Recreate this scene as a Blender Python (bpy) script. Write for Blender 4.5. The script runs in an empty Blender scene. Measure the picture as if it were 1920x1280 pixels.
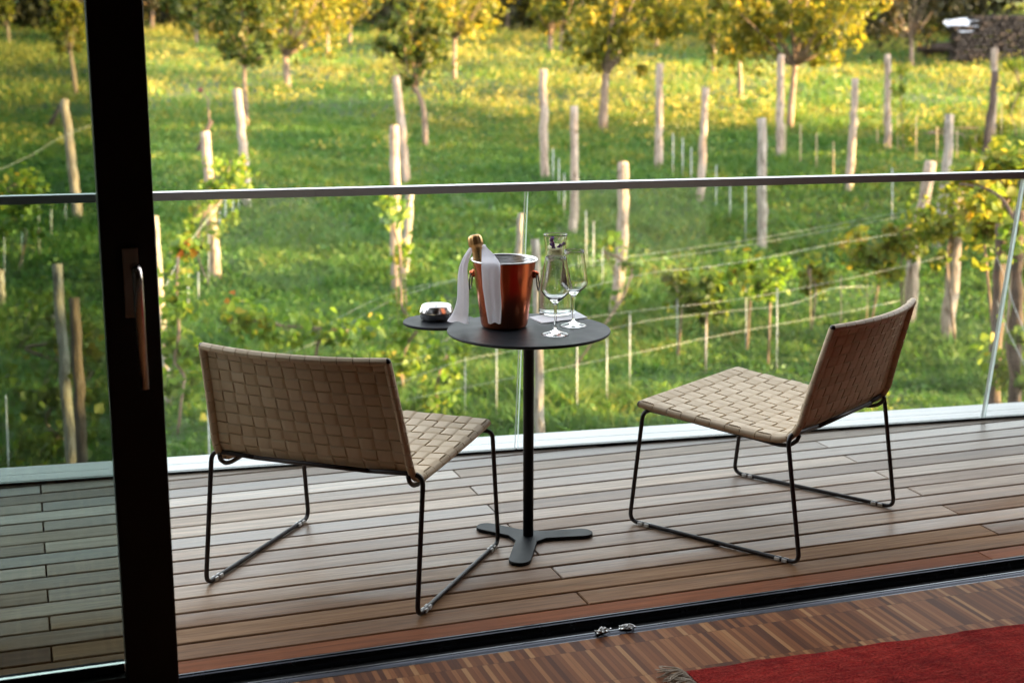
import bpy, bmesh, math, random
import numpy as np
from mathutils import Vector, Matrix, noise as mnoise
R = math.radians
random.seed(7)
rng = np.random.default_rng(11)
scene = bpy.context.scene
COL = scene.collection

# ------------------------------------------------------------------ camera
F_PX, PITCH, YAW, EYE = 2667.0, R(12.25), R(19.0), Vector((0.0, 0.0, 1.4))
FW = Vector((math.sin(YAW)*math.cos(PITCH), math.cos(YAW)*math.cos(PITCH), -math.sin(PITCH)))
RT = Vector((math.cos(YAW), -math.sin(YAW), 0.0))
UP = RT.cross(FW)
cam_d = bpy.data.cameras.new("camera")
cam = bpy.data.objects.new("camera", cam_d)
COL.objects.link(cam)
cam.location = EYE
cam.rotation_euler = (math.pi/2-PITCH, 0, -YAW)
cam_d.sensor_width = 36.0
cam_d.lens = 50.0
cam_d.clip_start = 0.05
cam_d.clip_end = 600
cam_d.dof.use_dof = True
cam_d.dof.focus_distance = 3.75
cam_d.dof.aperture_fstop = 3.8
scene.camera = cam

# ------------------------------------------------------------------ measuring helpers (photo survey -> metres)
def ray(x, y):
    return (FW*F_PX + RT*(x-960) - UP*(y-640)).normalized()
def onz(x, y, z):
    d = ray(x, y); return EYE + d*((z-EYE.z)/d.z)
def atdepth(x, y, t):
    return EYE + FW*t + RT*((x-960)*t/F_PX) - UP*((y-640)*t/F_PX)
def depth(p):
    return (Vector(p)-EYE).dot(FW)

FX, FY = math.sin(YAW), math.cos(YAW)
TD = [-30, 0, 8, 14, 17, 20, 25, 30, 40, 50, 60, 80, 120, 200]
TZ = [-2.3, -2.2, -2.15, -2.05, -1.95, -1.62, -1.1, -.65, .3, 1.25, 2.2, 3.9, 6.8, 12]
def tz_base(d):
    return np.interp(d, TD, TZ)
_td = np.arange(-30, 200, .5)
_tv = tz_base(_td)
_k = np.ones(7)/7
_tv = np.convolve(np.pad(_tv, 3, mode='edge'), _k, mode='valid')
def tz(x, y):
    d = x*FX+y*FY
    s = x*FY-y*FX
    z = float(np.interp(d, _td, _tv))
    a = min(1, max(0, (d-6)/6))
    z += a*(.07*math.sin(s*.9+.4*d)*math.sin(d*.7) + .05*math.sin(s*.37-1.3+d*.21))
    return z
def onland(x, y):
    d = ray(x, y); t = 6.0
    while t < 160:
        p = EYE+d*t
        if p.z <= tz(p.x, p.y):
            lo, hi = t-.25, t
            for _ in range(14):
                m = (lo+hi)/2; q = EYE+d*m
                if q.z <= tz(q.x, q.y): hi = m
                else: lo = m
            return EYE+d*hi
        t += .25
    return EYE+d*160

# ------------------------------------------------------------------ object helpers
def tag(o, label=None, cat=None, group=None, kind=None):
    if label: o['label'] = label
    if cat: o['category'] = cat
    if group: o['group'] = group
    if kind: o['kind'] = kind
    return o
def empty(name, loc=(0,0,0), rz=0):
    o = bpy.data.objects.new(name, None); COL.objects.link(o)
    o.empty_display_size = .1
    o.location = loc; o.rotation_euler = (0,0,rz)
    return o

class MB:
    """collects shapes, then links them as one mesh"""
    def __init__(s): s.split=False; s.v=[]; s.f=[]; s.m=[]; s.sm=[]; s.cm=0; s.smooth=False
    def add(s, vs, fs, smooth=None):
        b=len(s.v); s.v += [tuple(v) for v in vs]
        for f in fs:
            s.f.append([i+b for i in f]); s.m.append(s.cm); s.sm.append(s.smooth if smooth is None else smooth)
        return s
    def box(s, lo, hi, bev=0.0):
        (x0,y0,z0),(x1,y1,z1)=lo,hi
        if bev<=0:
            vs=[(x0,y0,z0),(x1,y0,z0),(x1,y1,z0),(x0,y1,z0),(x0,y0,z1),(x1,y0,z1),(x1,y1,z1),(x0,y1,z1)]
            return s.add(vs,[(0,3,2,1),(4,5,6,7),(0,1,5,4),(1,2,6,5),(2,3,7,6),(3,0,4,7)])
        bm=bmesh.new(); bmesh.ops.create_cube(bm,size=1)
        for v in bm.verts: v.co=Vector(((x0+x1)/2+v.co.x*(x1-x0),(y0+y1)/2+v.co.y*(y1-y0),(z0+z1)/2+v.co.z*(z1-z0)))
        bmesh.ops.bevel(bm,geom=bm.edges[:],offset=bev,segments=2,affect='EDGES',profile=.6)
        bm.verts.index_update()
        s.add([v.co.copy() for v in bm.verts],[[v.index for v in f.verts] for f in bm.faces]); bm.free(); return s
    def tube(s, pts, r, n=10, caps=True):
        pts=[Vector(p) for p in pts]; N=len(pts)
        rs=r if isinstance(r,(list,tuple)) else [r]*N
        tg=[]
        for i in range(N):
            a=pts[max(0,i-1)]; b=pts[min(N-1,i+1)]; tg.append((b-a).normalized())
        t0=tg[0]; ref=Vector((0,0,1)) if abs(t0.z)<.9 else Vector((1,0,0))
        nrm=(ref-t0*ref.dot(t0)).normalized(); vs=[]; fs=[]
        for i in range(N):
            nrm=(nrm-tg[i]*nrm.dot(tg[i])).normalized(); bn=tg[i].cross(nrm)
            for k in range(n):
                a=2*math.pi*k/n; vs.append(pts[i]+(nrm*math.cos(a)+bn*math.sin(a))*rs[i])
        for i in range(N-1):
            for k in range(n):
                k2=(k+1)%n; fs.append((i*n+k,i*n+k2,(i+1)*n+k2,(i+1)*n+k))
        s.add(vs,fs,True)
        if caps:
            b=len(s.v)-len(vs)
            for idx in ([b+k for k in range(n)][::-1],[b+(N-1)*n+k for k in range(n)]):
                s.f.append(idx); s.m.append(s.cm); s.sm.append(False)
        return s
    def lathe(s, prof, n=48, c=(0,0,0), smooth=True, closed=False):
        """prof: (r,z) list; r==0 makes a pole"""
        cx,cy,cz=c; vs=[]; fs=[]; ring=[]
        for r,z in prof:
            if r<=1e-6: ring.append([len(vs)]); vs.append((cx,cy,cz+z))
            else:
                ring.append(list(range(len(vs),len(vs)+n)))
                vs += [(cx+r*math.cos(2*math.pi*k/n),cy+r*math.sin(2*math.pi*k/n),cz+z) for k in range(n)]
        pr=list(zip(ring[:-1],ring[1:]))
        if closed: pr.append((ring[-1],ring[0]))
        for a,b in pr:
            if len(a)==1 and len(b)==1: continue
            for k in range(n):
                k2=(k+1)%n
                if len(a)==1: fs.append((a[0],b[k2],b[k]))
                elif len(b)==1: fs.append((a[k],a[k2],b[0]))
                else: fs.append((a[k],a[k2],b[k2],b[k]))
        return s.add(vs,fs,smooth)
    def prism(s, poly, z0, z1):
        n=len(poly)
        vs=[(x,y,z0) for x,y in poly]+[(x,y,z1) for x,y in poly]
        fs=[list(range(n))[::-1],list(range(n,2*n))]+[(k,(k+1)%n,(k+1)%n+n,k+n) for k in range(n)]
        return s.add(vs,fs)
    def sheet(s, grid, smooth=True):
        nu=len(grid[0]); nv=len(grid)
        vs=[p for row in grid for p in row]
        return s.add(vs,[(j*nu+i,j*nu+i+1,(j+1)*nu+i+1,(j+1)*nu+i) for j in range(nv-1) for i in range(nu-1)],smooth)
    def slab(s, top, bot, smooth=True):
        """closed solid between two equal grids"""
        nu=len(top[0]); nv=len(top); b0=nu*nv
        vs=[p for r in top for p in r]+[p for r in bot for p in r]; fs=[]
        for j in range(nv-1):
            for i in range(nu-1):
                a=(j*nu+i,j*nu+i+1,(j+1)*nu+i+1,(j+1)*nu+i)
                fs.append(a); fs.append(tuple(x+b0 for x in a[::-1]))
        def side(idx):
            for a,b in zip(idx[:-1],idx[1:]): fs.append((b,a,a+b0,b+b0)); hard.append(len(fs)-1)
        hard=[]; f0=len(s.f)
        side(list(range(nu))); side([j*nu+nu-1 for j in range(nv)])
        side(list(range(b0-1,b0-nu-1,-1))); side([j*nu for j in range(nv-1,-1,-1)])
        s.add(vs,fs,smooth)
        for h in hard: s.sm[f0+h]=False
        s.split=True
        return s
    def build(s, name, mats, parent=None, loc=None, fix=True):
        me=bpy.data.meshes.new(name); me.from_pydata([tuple(v) for v in s.v],[],s.f)
        if not isinstance(mats,(list,tuple)): mats=[mats]
        for m in mats: me.materials.append(m)
        me.polygons.foreach_set('material_index',s.m); me.polygons.foreach_set('use_smooth',s.sm)
        if fix:
            bm=bmesh.new(); bm.from_mesh(me); bmesh.ops.recalc_face_normals(bm,faces=bm.faces[:]); bm.to_mesh(me); bm.free()
        if s.split: me.set_sharp_from_angle(angle=R(38))
        me.update()
        o=bpy.data.objects.new(name,me); COL.objects.link(o)
        if parent: o.parent=parent
        if loc is not None: o.location=loc
        return o

def raw_mesh(name, verts, faces_flat, loop_counts, mat, parent=None, smooth=False):
    me=bpy.data.meshes.new(name)
    me.vertices.add(len(verts)); me.vertices.foreach_set('co',np.asarray(verts,np.float32).ravel())
    me.loops.add(len(faces_flat)); me.loops.foreach_set('vertex_index',np.asarray(faces_flat,np.int32))
    st=np.concatenate([[0],np.cumsum(loop_counts)[:-1]]).astype(np.int32)
    me.polygons.add(len(loop_counts)); me.polygons.foreach_set('loop_start',st)
    me.materials.append(mat); me.update(calc_edges=True); me.validate()
    if smooth: me.polygons.foreach_set('use_smooth',np.ones(len(loop_counts),bool))
    o=bpy.data.objects.new(name,me); COL.objects.link(o)
    if parent: o.parent=parent
    return o

# ------------------------------------------------------------------ materials
class NT:
    def __init__(s, name):
        s.mat=bpy.data.materials.new(name); s.mat.use_nodes=True; s.t=s.mat.node_tree; s.t.nodes.clear()
        s.out=s.n('ShaderNodeOutputMaterial')
    def n(s, typ, ins=None, **kw):
        nd=s.t.nodes.new(typ)
        for k,v in kw.items(): setattr(nd,k,v)
        for k,v in (ins or {}).items(): s.set(nd,k,v)
        return nd
    def set(s, nd, k, v):
        i=nd.inputs[k]
        if isinstance(v,bpy.types.NodeSocket): s.t.links.new(v,i)
        elif isinstance(v,bpy.types.Node): s.t.links.new(v.outputs[0],i)
        else:
            if isinstance(v,tuple) and len(v)==3 and i.type=='RGBA': v=v+(1,)
            i.default_value=v
    def math(s, op, a, b=0.0, c=None):
        ins={0:a,1:b}
        if c is not None: ins[2]=c
        return s.n('ShaderNodeMath',ins,operation=op).outputs[0]
    def noise(s, vec, scale, detail=3, rough=.55):
        return s.n('ShaderNodeTexNoise',{'Vector':vec,'Scale':scale,'Detail':detail,'Roughness':rough}).outputs['Fac']
    def map(s, vec, sc=(1,1,1), rot=(0,0,0), loc=(0,0,0)):
        return s.n('ShaderNodeMapping',{'Vector':vec,'Scale':sc,'Rotation':rot,'Location':loc}).outputs[0]
    def ramp(s, fac, stops, interp='LINEAR'):
        nd=s.n('ShaderNodeValToRGB',{'Fac':fac}); cr=nd.color_ramp; cr.interpolation=interp
        while len(cr.elements)<len(stops): cr.elements.new(.5)
        for e,(p,c) in zip(cr.elements,stops): e.position=p; e.color=tuple(c)+(1,) if len(c)==3 else c
        return nd.outputs[0]
    def mix(s, fac, a, b, mode='MIX'):
        nd=s.n('ShaderNodeMix',data_type='RGBA',blend_type=mode)
        s.set(nd,0,fac); s.set(nd,6,a); s.set(nd,7,b); return nd.outputs[2]
    def bump(s, h, strength=.3, dist=.01):
        return s.n('ShaderNodeBump',{'Height':h,'Strength':strength,'Distance':dist}).outputs[0]
    def geo(s): return s.n('ShaderNodeNewGeometry')
    def obj(s): return s.n('ShaderNodeTexCoord').outputs['Object']
    def princ(s, **kw):
        nd=s.n('ShaderNodeBsdfPrincipled')
        for k,v in kw.items(): s.set(nd,k.replace('_',' '),v)
        return nd
    def done(s, sh, disp=None):
        s.t.links.new(sh.outputs[0] if isinstance(sh,bpy.types.Node) else sh,s.out.inputs['Surface']); return s.mat

def simple(name, col, rough=.5, metal=0.0, var=.12, scale=30, bump=0.0, **kw):
    t=NT(name); co=t.obj(); f=t.noise(co,scale,4)
    c=t.mix(f,tuple(x*(1-var) for x in col),tuple(min(1,x*(1+var)) for x in col))
    r=t.math('MULTIPLY_ADD',t.noise(co,scale*.6,3),.2,rough-.1)
    k=dict(Base_Color=c,Roughness=r,Metallic=metal); k.update(kw)
    p=t.princ(**k)
    if bump: t.set(p,'Normal',t.bump(f,bump,.003))
    return t.done(p)

M={}
# --- timber deck
def deck_wood(name, cols, rough, red=False):
    t=NT(name); g=t.geo(); isl=g.outputs['Random Per Island']; pos=g.outputs['Position']
    off=t.n('ShaderNodeCombineXYZ',{0:t.math('MULTIPLY',isl,37.0),1:t.math('MULTIPLY',isl,91.0),2:0.0})
    p2=t.n('ShaderNodeVectorMath',{0:pos,1:off.outputs[0]},operation='ADD').outputs[0]
    grain=t.noise(t.map(p2,(2.2,55,10)),1.0,6,.65)
    fine=t.noise(t.map(p2,(9,260,20)),1.0,3,.6)
    blot=t.noise(t.map(p2,(1.6,7,5)),1.0,4,.6)
    base=t.ramp(isl,[(0,cols[0]),(.3,cols[1]),(.55,cols[2]),(.8,cols[3]),(1,cols[1])])
    if not red:
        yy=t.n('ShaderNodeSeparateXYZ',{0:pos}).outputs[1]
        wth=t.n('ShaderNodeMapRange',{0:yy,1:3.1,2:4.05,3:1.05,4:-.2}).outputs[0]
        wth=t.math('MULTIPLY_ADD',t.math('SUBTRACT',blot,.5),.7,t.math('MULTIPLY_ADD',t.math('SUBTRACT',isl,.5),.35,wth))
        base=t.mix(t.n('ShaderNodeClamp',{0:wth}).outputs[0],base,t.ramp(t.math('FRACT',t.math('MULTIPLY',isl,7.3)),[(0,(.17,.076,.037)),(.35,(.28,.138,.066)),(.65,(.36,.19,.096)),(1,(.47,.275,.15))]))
    c=t.mix(t.math('MULTIPLY',t.ramp(grain,[(.36,(1,1,1)),(.62,(0,0,0))]),.62),base,t.mix(1.0,base,(.38,.34,.31),'MULTIPLY'))
    c=t.mix(t.math('MULTIPLY',t.ramp(blot,[(.45,(0,0,0)),(.75,(1,1,1))]),.18),c,tuple(x*.9 for x in cols[3]))
    c=t.mix(t.math('MULTIPLY',t.ramp(fine,[(.4,(0,0,0)),(.66,(1,1,1))]),.5),c,t.mix(1.0,c,(.5,.46,.43),'MULTIPLY'))
    # pale scuffs and small dark specks of dirt
    sc=t.noise(t.map(pos,(5,16,5),(0,0,.5)),1.0,5,.7)
    c=t.mix(t.math('MULTIPLY',t.ramp(sc,[(.66,(0,0,0)),(.78,(1,1,1))]),.0 if red else .35),c,(.5,.46,.4))
    sp=t.noise(t.map(pos,(45,70,40)),1.0,2,.5)
    c=t.mix(t.math('MULTIPLY',t.ramp(sp,[(.74,(0,0,0)),(.8,(1,1,1))]),.0 if red else .6),c,(.03,.022,.018))
    r=t.math('MULTIPLY_ADD',grain,.22,rough-.1)
    r=t.math('MULTIPLY_ADD',blot,.16,t.math('SUBTRACT',r,.08))
    r=t.math('MULTIPLY_ADD',t.math('FRACT',t.math('MULTIPLY',isl,13.7)),.26,t.math('SUBTRACT',r,.13))
    p=t.princ(Base_Color=c,Roughness=r,IOR=1.5,Specular_IOR_Level=.05 if red else t.n('ShaderNodeMapRange',{0:wth,1:0.0,2:.8,3:.85,4:.03}).outputs[0])
    t.set(p,'Normal',t.bump(t.math('ADD',grain,t.math('MULTIPLY',fine,.5)),.25,.002))
    return t.done(p)
M['deck']=deck_wood('weathered_hardwood',[(.26,.175,.12),(.42,.305,.225),(.59,.455,.345),(.77,.62,.475)],.44)
M['deck_red']=deck_wood('oiled_hardwood',[(.32,.105,.042),(.36,.122,.05),(.39,.135,.056),(.41,.145,.061)],.55,True)
M['dark_gap']=simple('dark_substructure',(.006,.004,.004),.95)  # near black colour stands in for shade down in the open joints
def ledge_mat():
    t=NT('silvered_timber'); pos=t.geo().outputs['Position']
    q=t.map(pos,(1,1,1),(0,0,R(5.9)))
    g=t.noise(t.map(q,(1.4,45,5)),1,5,.6); b=t.noise(t.map(q,(1.2,6,3)),1,3)
    c=t.ramp(g,[(.25,(.40,.41,.42)),(.6,(.55,.56,.57)),(.8,(.62,.63,.63))])
    c=t.mix(t.math('MULTIPLY',b,.4),c,(.42,.42,.42))
    p=t.princ(Base_Color=c,Roughness=.34,IOR=1.5); t.set(p,'Normal',t.bump(g,.12,.002)); return t.done(p)
M['ledge']=ledge_mat()
# --- industrial parquet: narrow strips on edge
def parquet():
    t=NT('strip_parquet'); pos=t.geo().outputs['Position']
    sx=t.n('ShaderNodeSeparateXYZ',{0:pos})
    yy=t.math('DIVIDE',t.math('SUBTRACT',sx.outputs[1],2.852),.165); row=t.math('FLOOR',yy)
    wob=t.math('MULTIPLY',t.n('ShaderNodeTexWhiteNoise',{'W':row},noise_dimensions='1D').outputs[0],.017)
    xx=t.math('DIVIDE',t.math('ADD',sx.outputs[0],wob),.0125); colm=t.math('FLOOR',xx)
    cell=t.n('ShaderNodeCombineXYZ',{0:colm,1:row,2:0.0})
    w=t.n('ShaderNodeTexWhiteNoise',{'Vector':cell.outputs[0]},noise_dimensions='2D')
    off=t.n('ShaderNodeVectorMath',{0:pos,1:w.outputs[1]},operation='ADD')
    gr=t.noise(t.map(off.outputs[0],(240,9,1)),1,4,.6)
    c=t.ramp(w.outputs[0],[(0,(.11,.038,.018)),(.16,(.16,.054,.022)),(.4,(.24,.084,.031)),(.7,(.31,.112,.041)),(.88,(.42,.175,.066)),(1,(.56,.29,.12))])
    c=t.mix(t.math('MULTIPLY',gr,.55),c,(.05,.026,.018))
    fx=t.math('FRACT',xx); fy=t.math('FRACT',yy)
    ex=t.math('LESS_THAN',t.math('MINIMUM',fx,t.math('SUBTRACT',1.0,fx)),.035)
    ey=t.math('LESS_THAN',t.math('MINIMUM',fy,t.math('SUBTRACT',1.0,fy)),.0055)
    c=t.mix(t.math('MULTIPLY',t.math('MAXIMUM',ex,ey),.55),c,(.035,.018,.012))
    r=t.math('MULTIPLY_ADD',gr,.12,.30)
    return t.done(t.princ(Base_Color=c,Roughness=r,IOR=1.45,Specular_IOR_Level=.03))
M['parquet']=parquet()
def rug_mat():
    t=NT('red_wool'); co=t.geo().outputs['Position']
    f=t.noise(t.map(co,(9,3,1)),1,5,.65); d=t.noise(co,170,3,.6); v=t.noise(t.map(co,(3,30,1)),1,3)
    c=t.ramp(f,[(.3,(.22,.014,.012)),(.5,(.39,.026,.020)),(.7,(.52,.05,.034))])
    c=t.mix(t.math('MULTIPLY',t.ramp(v,[(.4,(0,0,0)),(.65,(1,1,1))]),.5),c,(.13,.009,.012))
    m2=t.noise(t.map(co,(26,60,10)),1,4,.7); c=t.mix(t.math('MULTIPLY',t.ramp(m2,[(.45,(0,0,0)),(.7,(1,1,1))]),.55),c,(.48,.075,.05))
    c=t.mix(t.math('MULTIPLY',t.ramp(d,[(.4,(1,1,1)),(.6,(0,0,0))]),.55),c,(.09,.006,.007))
    p=t.princ(Base_Color=c,Roughness=.95,Specular_IOR_Level=.05)
    t.set(p,'Normal',t.bump(t.math('ADD',d,m2),1.0,.008)); return t.done(p)
M['rug']=rug_mat()
M['fringe']=simple('cream_wool',(.5,.42,.33),.95,var=.25,scale=90)
M['black_metal']=simple('black_powder_coat',(.007,.007,.009),.42,var=.2,scale=60,Specular_IOR_Level=.3)
M['rod']=simple('dark_bronze_rod',(.020,.015,.016),.4,var=.2,scale=80)
M['door_frame']=simple('black_door_frame',(.006,.005,.005),.6)
M['track']=simple('anodised_track',(.09,.095,.11),.25,metal=.9,var=.1)
M['track_dark']=simple('track_void',(.004,.004,.005),.8)
M['tabletop']=simple('anthracite_laminate',(.010,.013,.017),.5,var=.1,scale=25,Specular_IOR_Level=.22)
M['alu']=simple('brushed_aluminium',(.50,.52,.56),.34,metal=1.0,var=.05)
M['alu_dark']=simple('dark_anodised_aluminium',(.44,.45,.49),.42,metal=.6,var=.05)
M['steel']=simple('polished_steel',(.66,.65,.64),.24,metal=1.0,var=.04)
M['white_plastic']=simple('white_plastic',(.75,.75,.73),.4)
M['wall']=simple('plaster',(.075,.066,.058),.9)
M['facade']=simple('dark_facade_boards',(.022,.018,.015),.9)
M['paper']=simple('white_paper',(.82,.83,.86),.8,var=.03)
def copper():
    t=NT('brushed_copper'); co=t.obj()
    ang=t.n('ShaderNodeVectorMath',{0:co},operation='NORMALIZE').outputs[0]
    sx=t.n('ShaderNodeSeparateXYZ',{0:co})
    g=t.n('ShaderNodeTexNoise',{'Vector':t.map(co,(2,2,700)),'Scale':1.0,'Detail':3.0}).outputs['Fac']
    sm=t.noise(co,24,4)
    c=t.mix(sm,(.53,.125,.052),(.66,.205,.10)); c=t.mix(t.math('MULTIPLY',g,.12),c,(.42,.11,.04))
    dents=t.n('ShaderNodeTexVoronoi',{'Vector':t.map(co,(60,60,60)),'Scale':1.0}).outputs['Distance']
    p=t.princ(Base_Color=c,Metallic=1.0,Roughness=t.math('MULTIPLY_ADD',g,.08,.21))
    h=t.math('ADD',t.math('MULTIPLY',g,.08),t.math('MULTIPLY',dents,.5))
    t.set(p,'Normal',t.bump(h,.05,.001)); return t.done(p)
M['copper']=copper()
def hammered():
    t=NT('ribbed_steel_lining'); co=t.obj()
    w=t.n('ShaderNodeTexWave',{'Vector':co,'Scale':75.0,'Distortion':1.2,'Detail':1.0,'Detail Scale':12.0},bands_direction='Z').outputs['Fac']
    p=t.princ(Base_Color=(.6,.6,.6),Metallic=1.0,Roughness=.2); t.set(p,'Normal',t.bump(w,.3,.0015)); return t.done(p)
M['lining']=hammered()
def gold():
    t=NT('gold_foil'); co=t.obj(); f=t.noise(t.map(co,(70,70,25)),1,4,.6)
    c=t.mix(f,(.42,.20,.07),(.78,.48,.20)); p=t.princ(Base_Color=c,Metallic=.8,Roughness=.34)
    t.set(p,'Normal',t.bump(f,.6,.004)); return t.done(p)
M['gold']=gold()
M['bottle']=simple('dark_green_bottle',(.012,.03,.012),.1)
M['cloth']=None
def cloth():
    t=NT('white_linen'); co=t.obj(); f=t.noise(co,900,2); 
    p=t.princ(Base_Color=(.92,.915,.95),Roughness=.85,Sheen_Weight=.2); t.set(p,'Normal',t.bump(f,.15,.001))
    tr=t.n('ShaderNodeBsdfTranslucent',{'Color':(.93,.92,.95)}); mx=t.n('ShaderNodeMixShader',{0:.55,1:p,2:tr}); return t.done(mx)
M['cloth']=cloth()
def strap():
    t=NT('tan_woven_strap'); g=t.geo(); isl=g.outputs['Random Per Island']; co=t.obj()
    f=t.noise(co,38,4,.6); fine=t.noise(t.map(co,(300,300,300)),1,2)
    c=t.ramp(isl,[(0,(.57,.435,.27)),(.5,(.65,.51,.335)),(1,(.73,.585,.40))])
    c=t.mix(t.math('MULTIPLY',f,.28),c,(.36,.265,.175)); c=t.mix(t.math('MULTIPLY',fine,.2),c,(.55,.45,.33))
    p=t.princ(Base_Color=c,Roughness=.55,IOR=1.45); t.set(p,'Normal',t.bump(fine,.2,.0006)); return t.done(p)
M['strap']=strap()
# --- glass
def sheet_glass(name, tint, edge=False):
    t=NT(name); fr=t.n('ShaderNodeFresnel',{'IOR':1.45})
    tr=t.n('ShaderNodeBsdfTransparent',{'Color':tint}); gl=t.n('ShaderNodeBsdfGlossy',{'Color':(1,1,1),'Roughness':.0})
    return t.done(t.n('ShaderNodeMixShader',{0:fr.outputs[0],1:tr,2:gl}))
M['pane']=sheet_glass('railing_glass',(.95,.975,.965))
M['door_pane']=sheet_glass('door_glass',(.52,.575,.55))
M['pane_edge']=simple('polished_glass_edge',(.80,.88,.86),.15)
def glass(name, col=(1,1,1), ior=1.46):
    t=NT(name); return t.done(t.princ(Base_Color=col,Roughness=0.0,IOR=ior,Transmission_Weight=1.0))
M['glass']=glass('clear_drinking_glass',(.99,1,.995))
M['water']=glass('sparkling_water',(.97,1,.99),1.33)
# --- outdoors
def wood_post(name, cols, dark):
    t=NT(name); co=t.obj(); oi=t.n('ShaderNodeObjectInfo').outputs['Random']
    off=t.n('ShaderNodeVectorMath',{0:co,1:t.n('ShaderNodeCombineXYZ',{0:t.math('MULTIPLY',oi,20.0),2:t.math('MULTIPLY',oi,9.0)}).outputs[0]},operation='ADD').outputs[0]
    g=t.noise(t.map(off,(14,14,1.6)),1,5,.65); b=t.noise(t.map(off,(4,4,2.2)),1,3,.6)
    k=t.noise(t.map(off,(6,6,7)),1,2)
    c=t.ramp(g,[(.25,cols[0]),(.5,cols[1]),(.75,cols[2])])
    c=t.mix(t.math('MULTIPLY',t.ramp(b,[(.45,(0,0,0)),(.7,(1,1,1))]),.5),c,cols[0])
    c=t.mix(t.math('MULTIPLY',t.ramp(k,[(.68,(0,0,0)),(.74,(1,1,1))]),.75),c,dark)
    st=t.noise(t.map(off,(34,34,1.1)),1,3,.7)
    c=t.mix(t.math('MULTIPLY',t.ramp(st,[(.52,(0,0,0)),(.64,(1,1,1))]),.7),c,dark)
    p=t.princ(Base_Color=c,Roughness=.9); t.set(p,'Normal',t.bump(t.math('SUBTRACT',g,st),.9,.03)); return t.done(p)
M['post_pale']=wood_post('pale_debarked_wood',[(.16,.115,.085),(.29,.23,.18),(.41,.345,.285)],(.06,.038,.022))
M['post_grey']=wood_post('grey_weathered_wood',[(.15,.125,.10),(.25,.22,.185),(.34,.31,.27)],(.06,.045,.03))
M['post_dark']=wood_post('dark_old_wood',[(.05,.033,.024),(.085,.058,.044),(.12,.09,.07)],(.02,.014,.01))
M['bark']=wood_post('young_bark',[(.13,.09,.06),(.21,.15,.105),(.30,.23,.17)],(.05,.035,.025))
M['stake']=simple('galvanised_stake',(.36,.37,.37),.5,metal=.3,var=.2)
M['stake_wood']=simple('bamboo_cane',(.36,.27,.16),.7,var=.25)
M['wire']=simple('galvanised_wire',(.36,.38,.37),.45,metal=.3)
def leaf(name, stops, trans=.5, rough=.5, hue=None):
    t=NT(name); g=t.geo(); isl=g.outputs['Random Per Island']; pos=g.outputs['Position']
    oi=t.n('ShaderNodeObjectInfo').outputs['Random']
    big=t.noise(pos,.9,2)
    f=t.math('ADD',t.math('MULTIPLY',isl,.75),t.math('MULTIPLY',t.math('SUBTRACT',big,.5),.9)); f=t.math('ADD',f,.12)
    c=t.ramp(f,stops)
    p=t.princ(Base_Color=c,Roughness=rough,Specular_IOR_Level=.3)
    tc=t.mix(.5,c,(1,.9,.25),'MULTIPLY'); tc=t.mix(1.0,tc,(1.7,1.7,1.5),'MULTIPLY')
    tr=t.n('ShaderNodeBsdfTranslucent',{'Color':tc})
    return t.done(t.n('ShaderNodeMixShader',{0:trans,1:p,2:tr}))
M['leaf_gold']=leaf('autumn_leaf',[(0,(.05,.08,.012)),(.35,(.12,.135,.018)),(.7,(.23,.205,.026)),(1,(.40,.30,.04))])
M['leaf_green']=leaf('green_leaf',[(0,(.025,.045,.010)),(.45,(.05,.08,.014)),(.8,(.11,.115,.02)),(1,(.2,.14,.025))])
M['leaf_vine_deep']=leaf('deep_green_vine_leaf',[(0,(.04,.075,.012)),(.5,(.075,.12,.018)),(.85,(.13,.15,.025)),(1,(.24,.17,.03))])
M['leaf_vine']=leaf('vine_leaf',[(0,(.05,.11,.016)),(.4,(.10,.18,.024)),(.8,(.17,.22,.03)),(.97,(.33,.24,.035)),(1,(.32,.11,.02))])
M['leaf_yellow']=leaf('yellowing_vine_leaf',[(0,(.05,.095,.014)),(.45,(.11,.165,.022)),(.85,(.24,.23,.03)),(1,(.36,.22,.03))])
M['leaf_dark']=leaf('shade_toned_leaf',[(0,(.018,.02,.008)),(.5,(.034,.034,.010)),(.85,(.06,.048,.014)),(1,(.10,.06,.018))],.3)  # shade of the far wood is put into this dark leaf colour
def grass_mat():
    t=NT('meadow_grass'); g=t.geo(); isl=g.outputs['Random Per Island']; pos=g.outputs['Position']
    big=t.noise(pos,.22,3); mid=t.noise(pos,.9,3)
    f=t.math('ADD',t.math('MULTIPLY',isl,.55),t.math('ADD',t.math('MULTIPLY',big,.45),t.math('MULTIPLY',mid,.6)))
    f=t.math('SUBTRACT',f,.22)
    # straw tint painted in patches on the upper slope, imitating golden sunlight
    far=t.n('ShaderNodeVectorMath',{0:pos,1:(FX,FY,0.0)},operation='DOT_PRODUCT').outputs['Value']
    sun_tint=t.n('ShaderNodeMapRange',{0:far,1:25.0,2:33.0,3:0.0,4:.25}).outputs[0]
    f=t.math('MULTIPLY_ADD',sun_tint,t.ramp(big,[(.3,(.35,.35,.35)),(.6,(1,1,1))]),f)
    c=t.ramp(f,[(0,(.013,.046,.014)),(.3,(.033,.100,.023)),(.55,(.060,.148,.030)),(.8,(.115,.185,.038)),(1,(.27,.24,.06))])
    p=t.princ(Base_Color=c,Roughness=.55,Specular_IOR_Level=.3)
    tr=t.n('ShaderNodeBsdfTranslucent',{'Color':t.mix(1.0,c,(1.5,1.4,.7),'MULTIPLY')})
    return t.done(t.n('ShaderNodeMixShader',{0:.4,1:p,2:tr}))
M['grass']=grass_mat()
M['seed']=leaf('dry_seed_stalk',[(0,(.11,.13,.026)),(.5,(.22,.21,.045)),(1,(.36,.31,.08))],.4)
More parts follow.
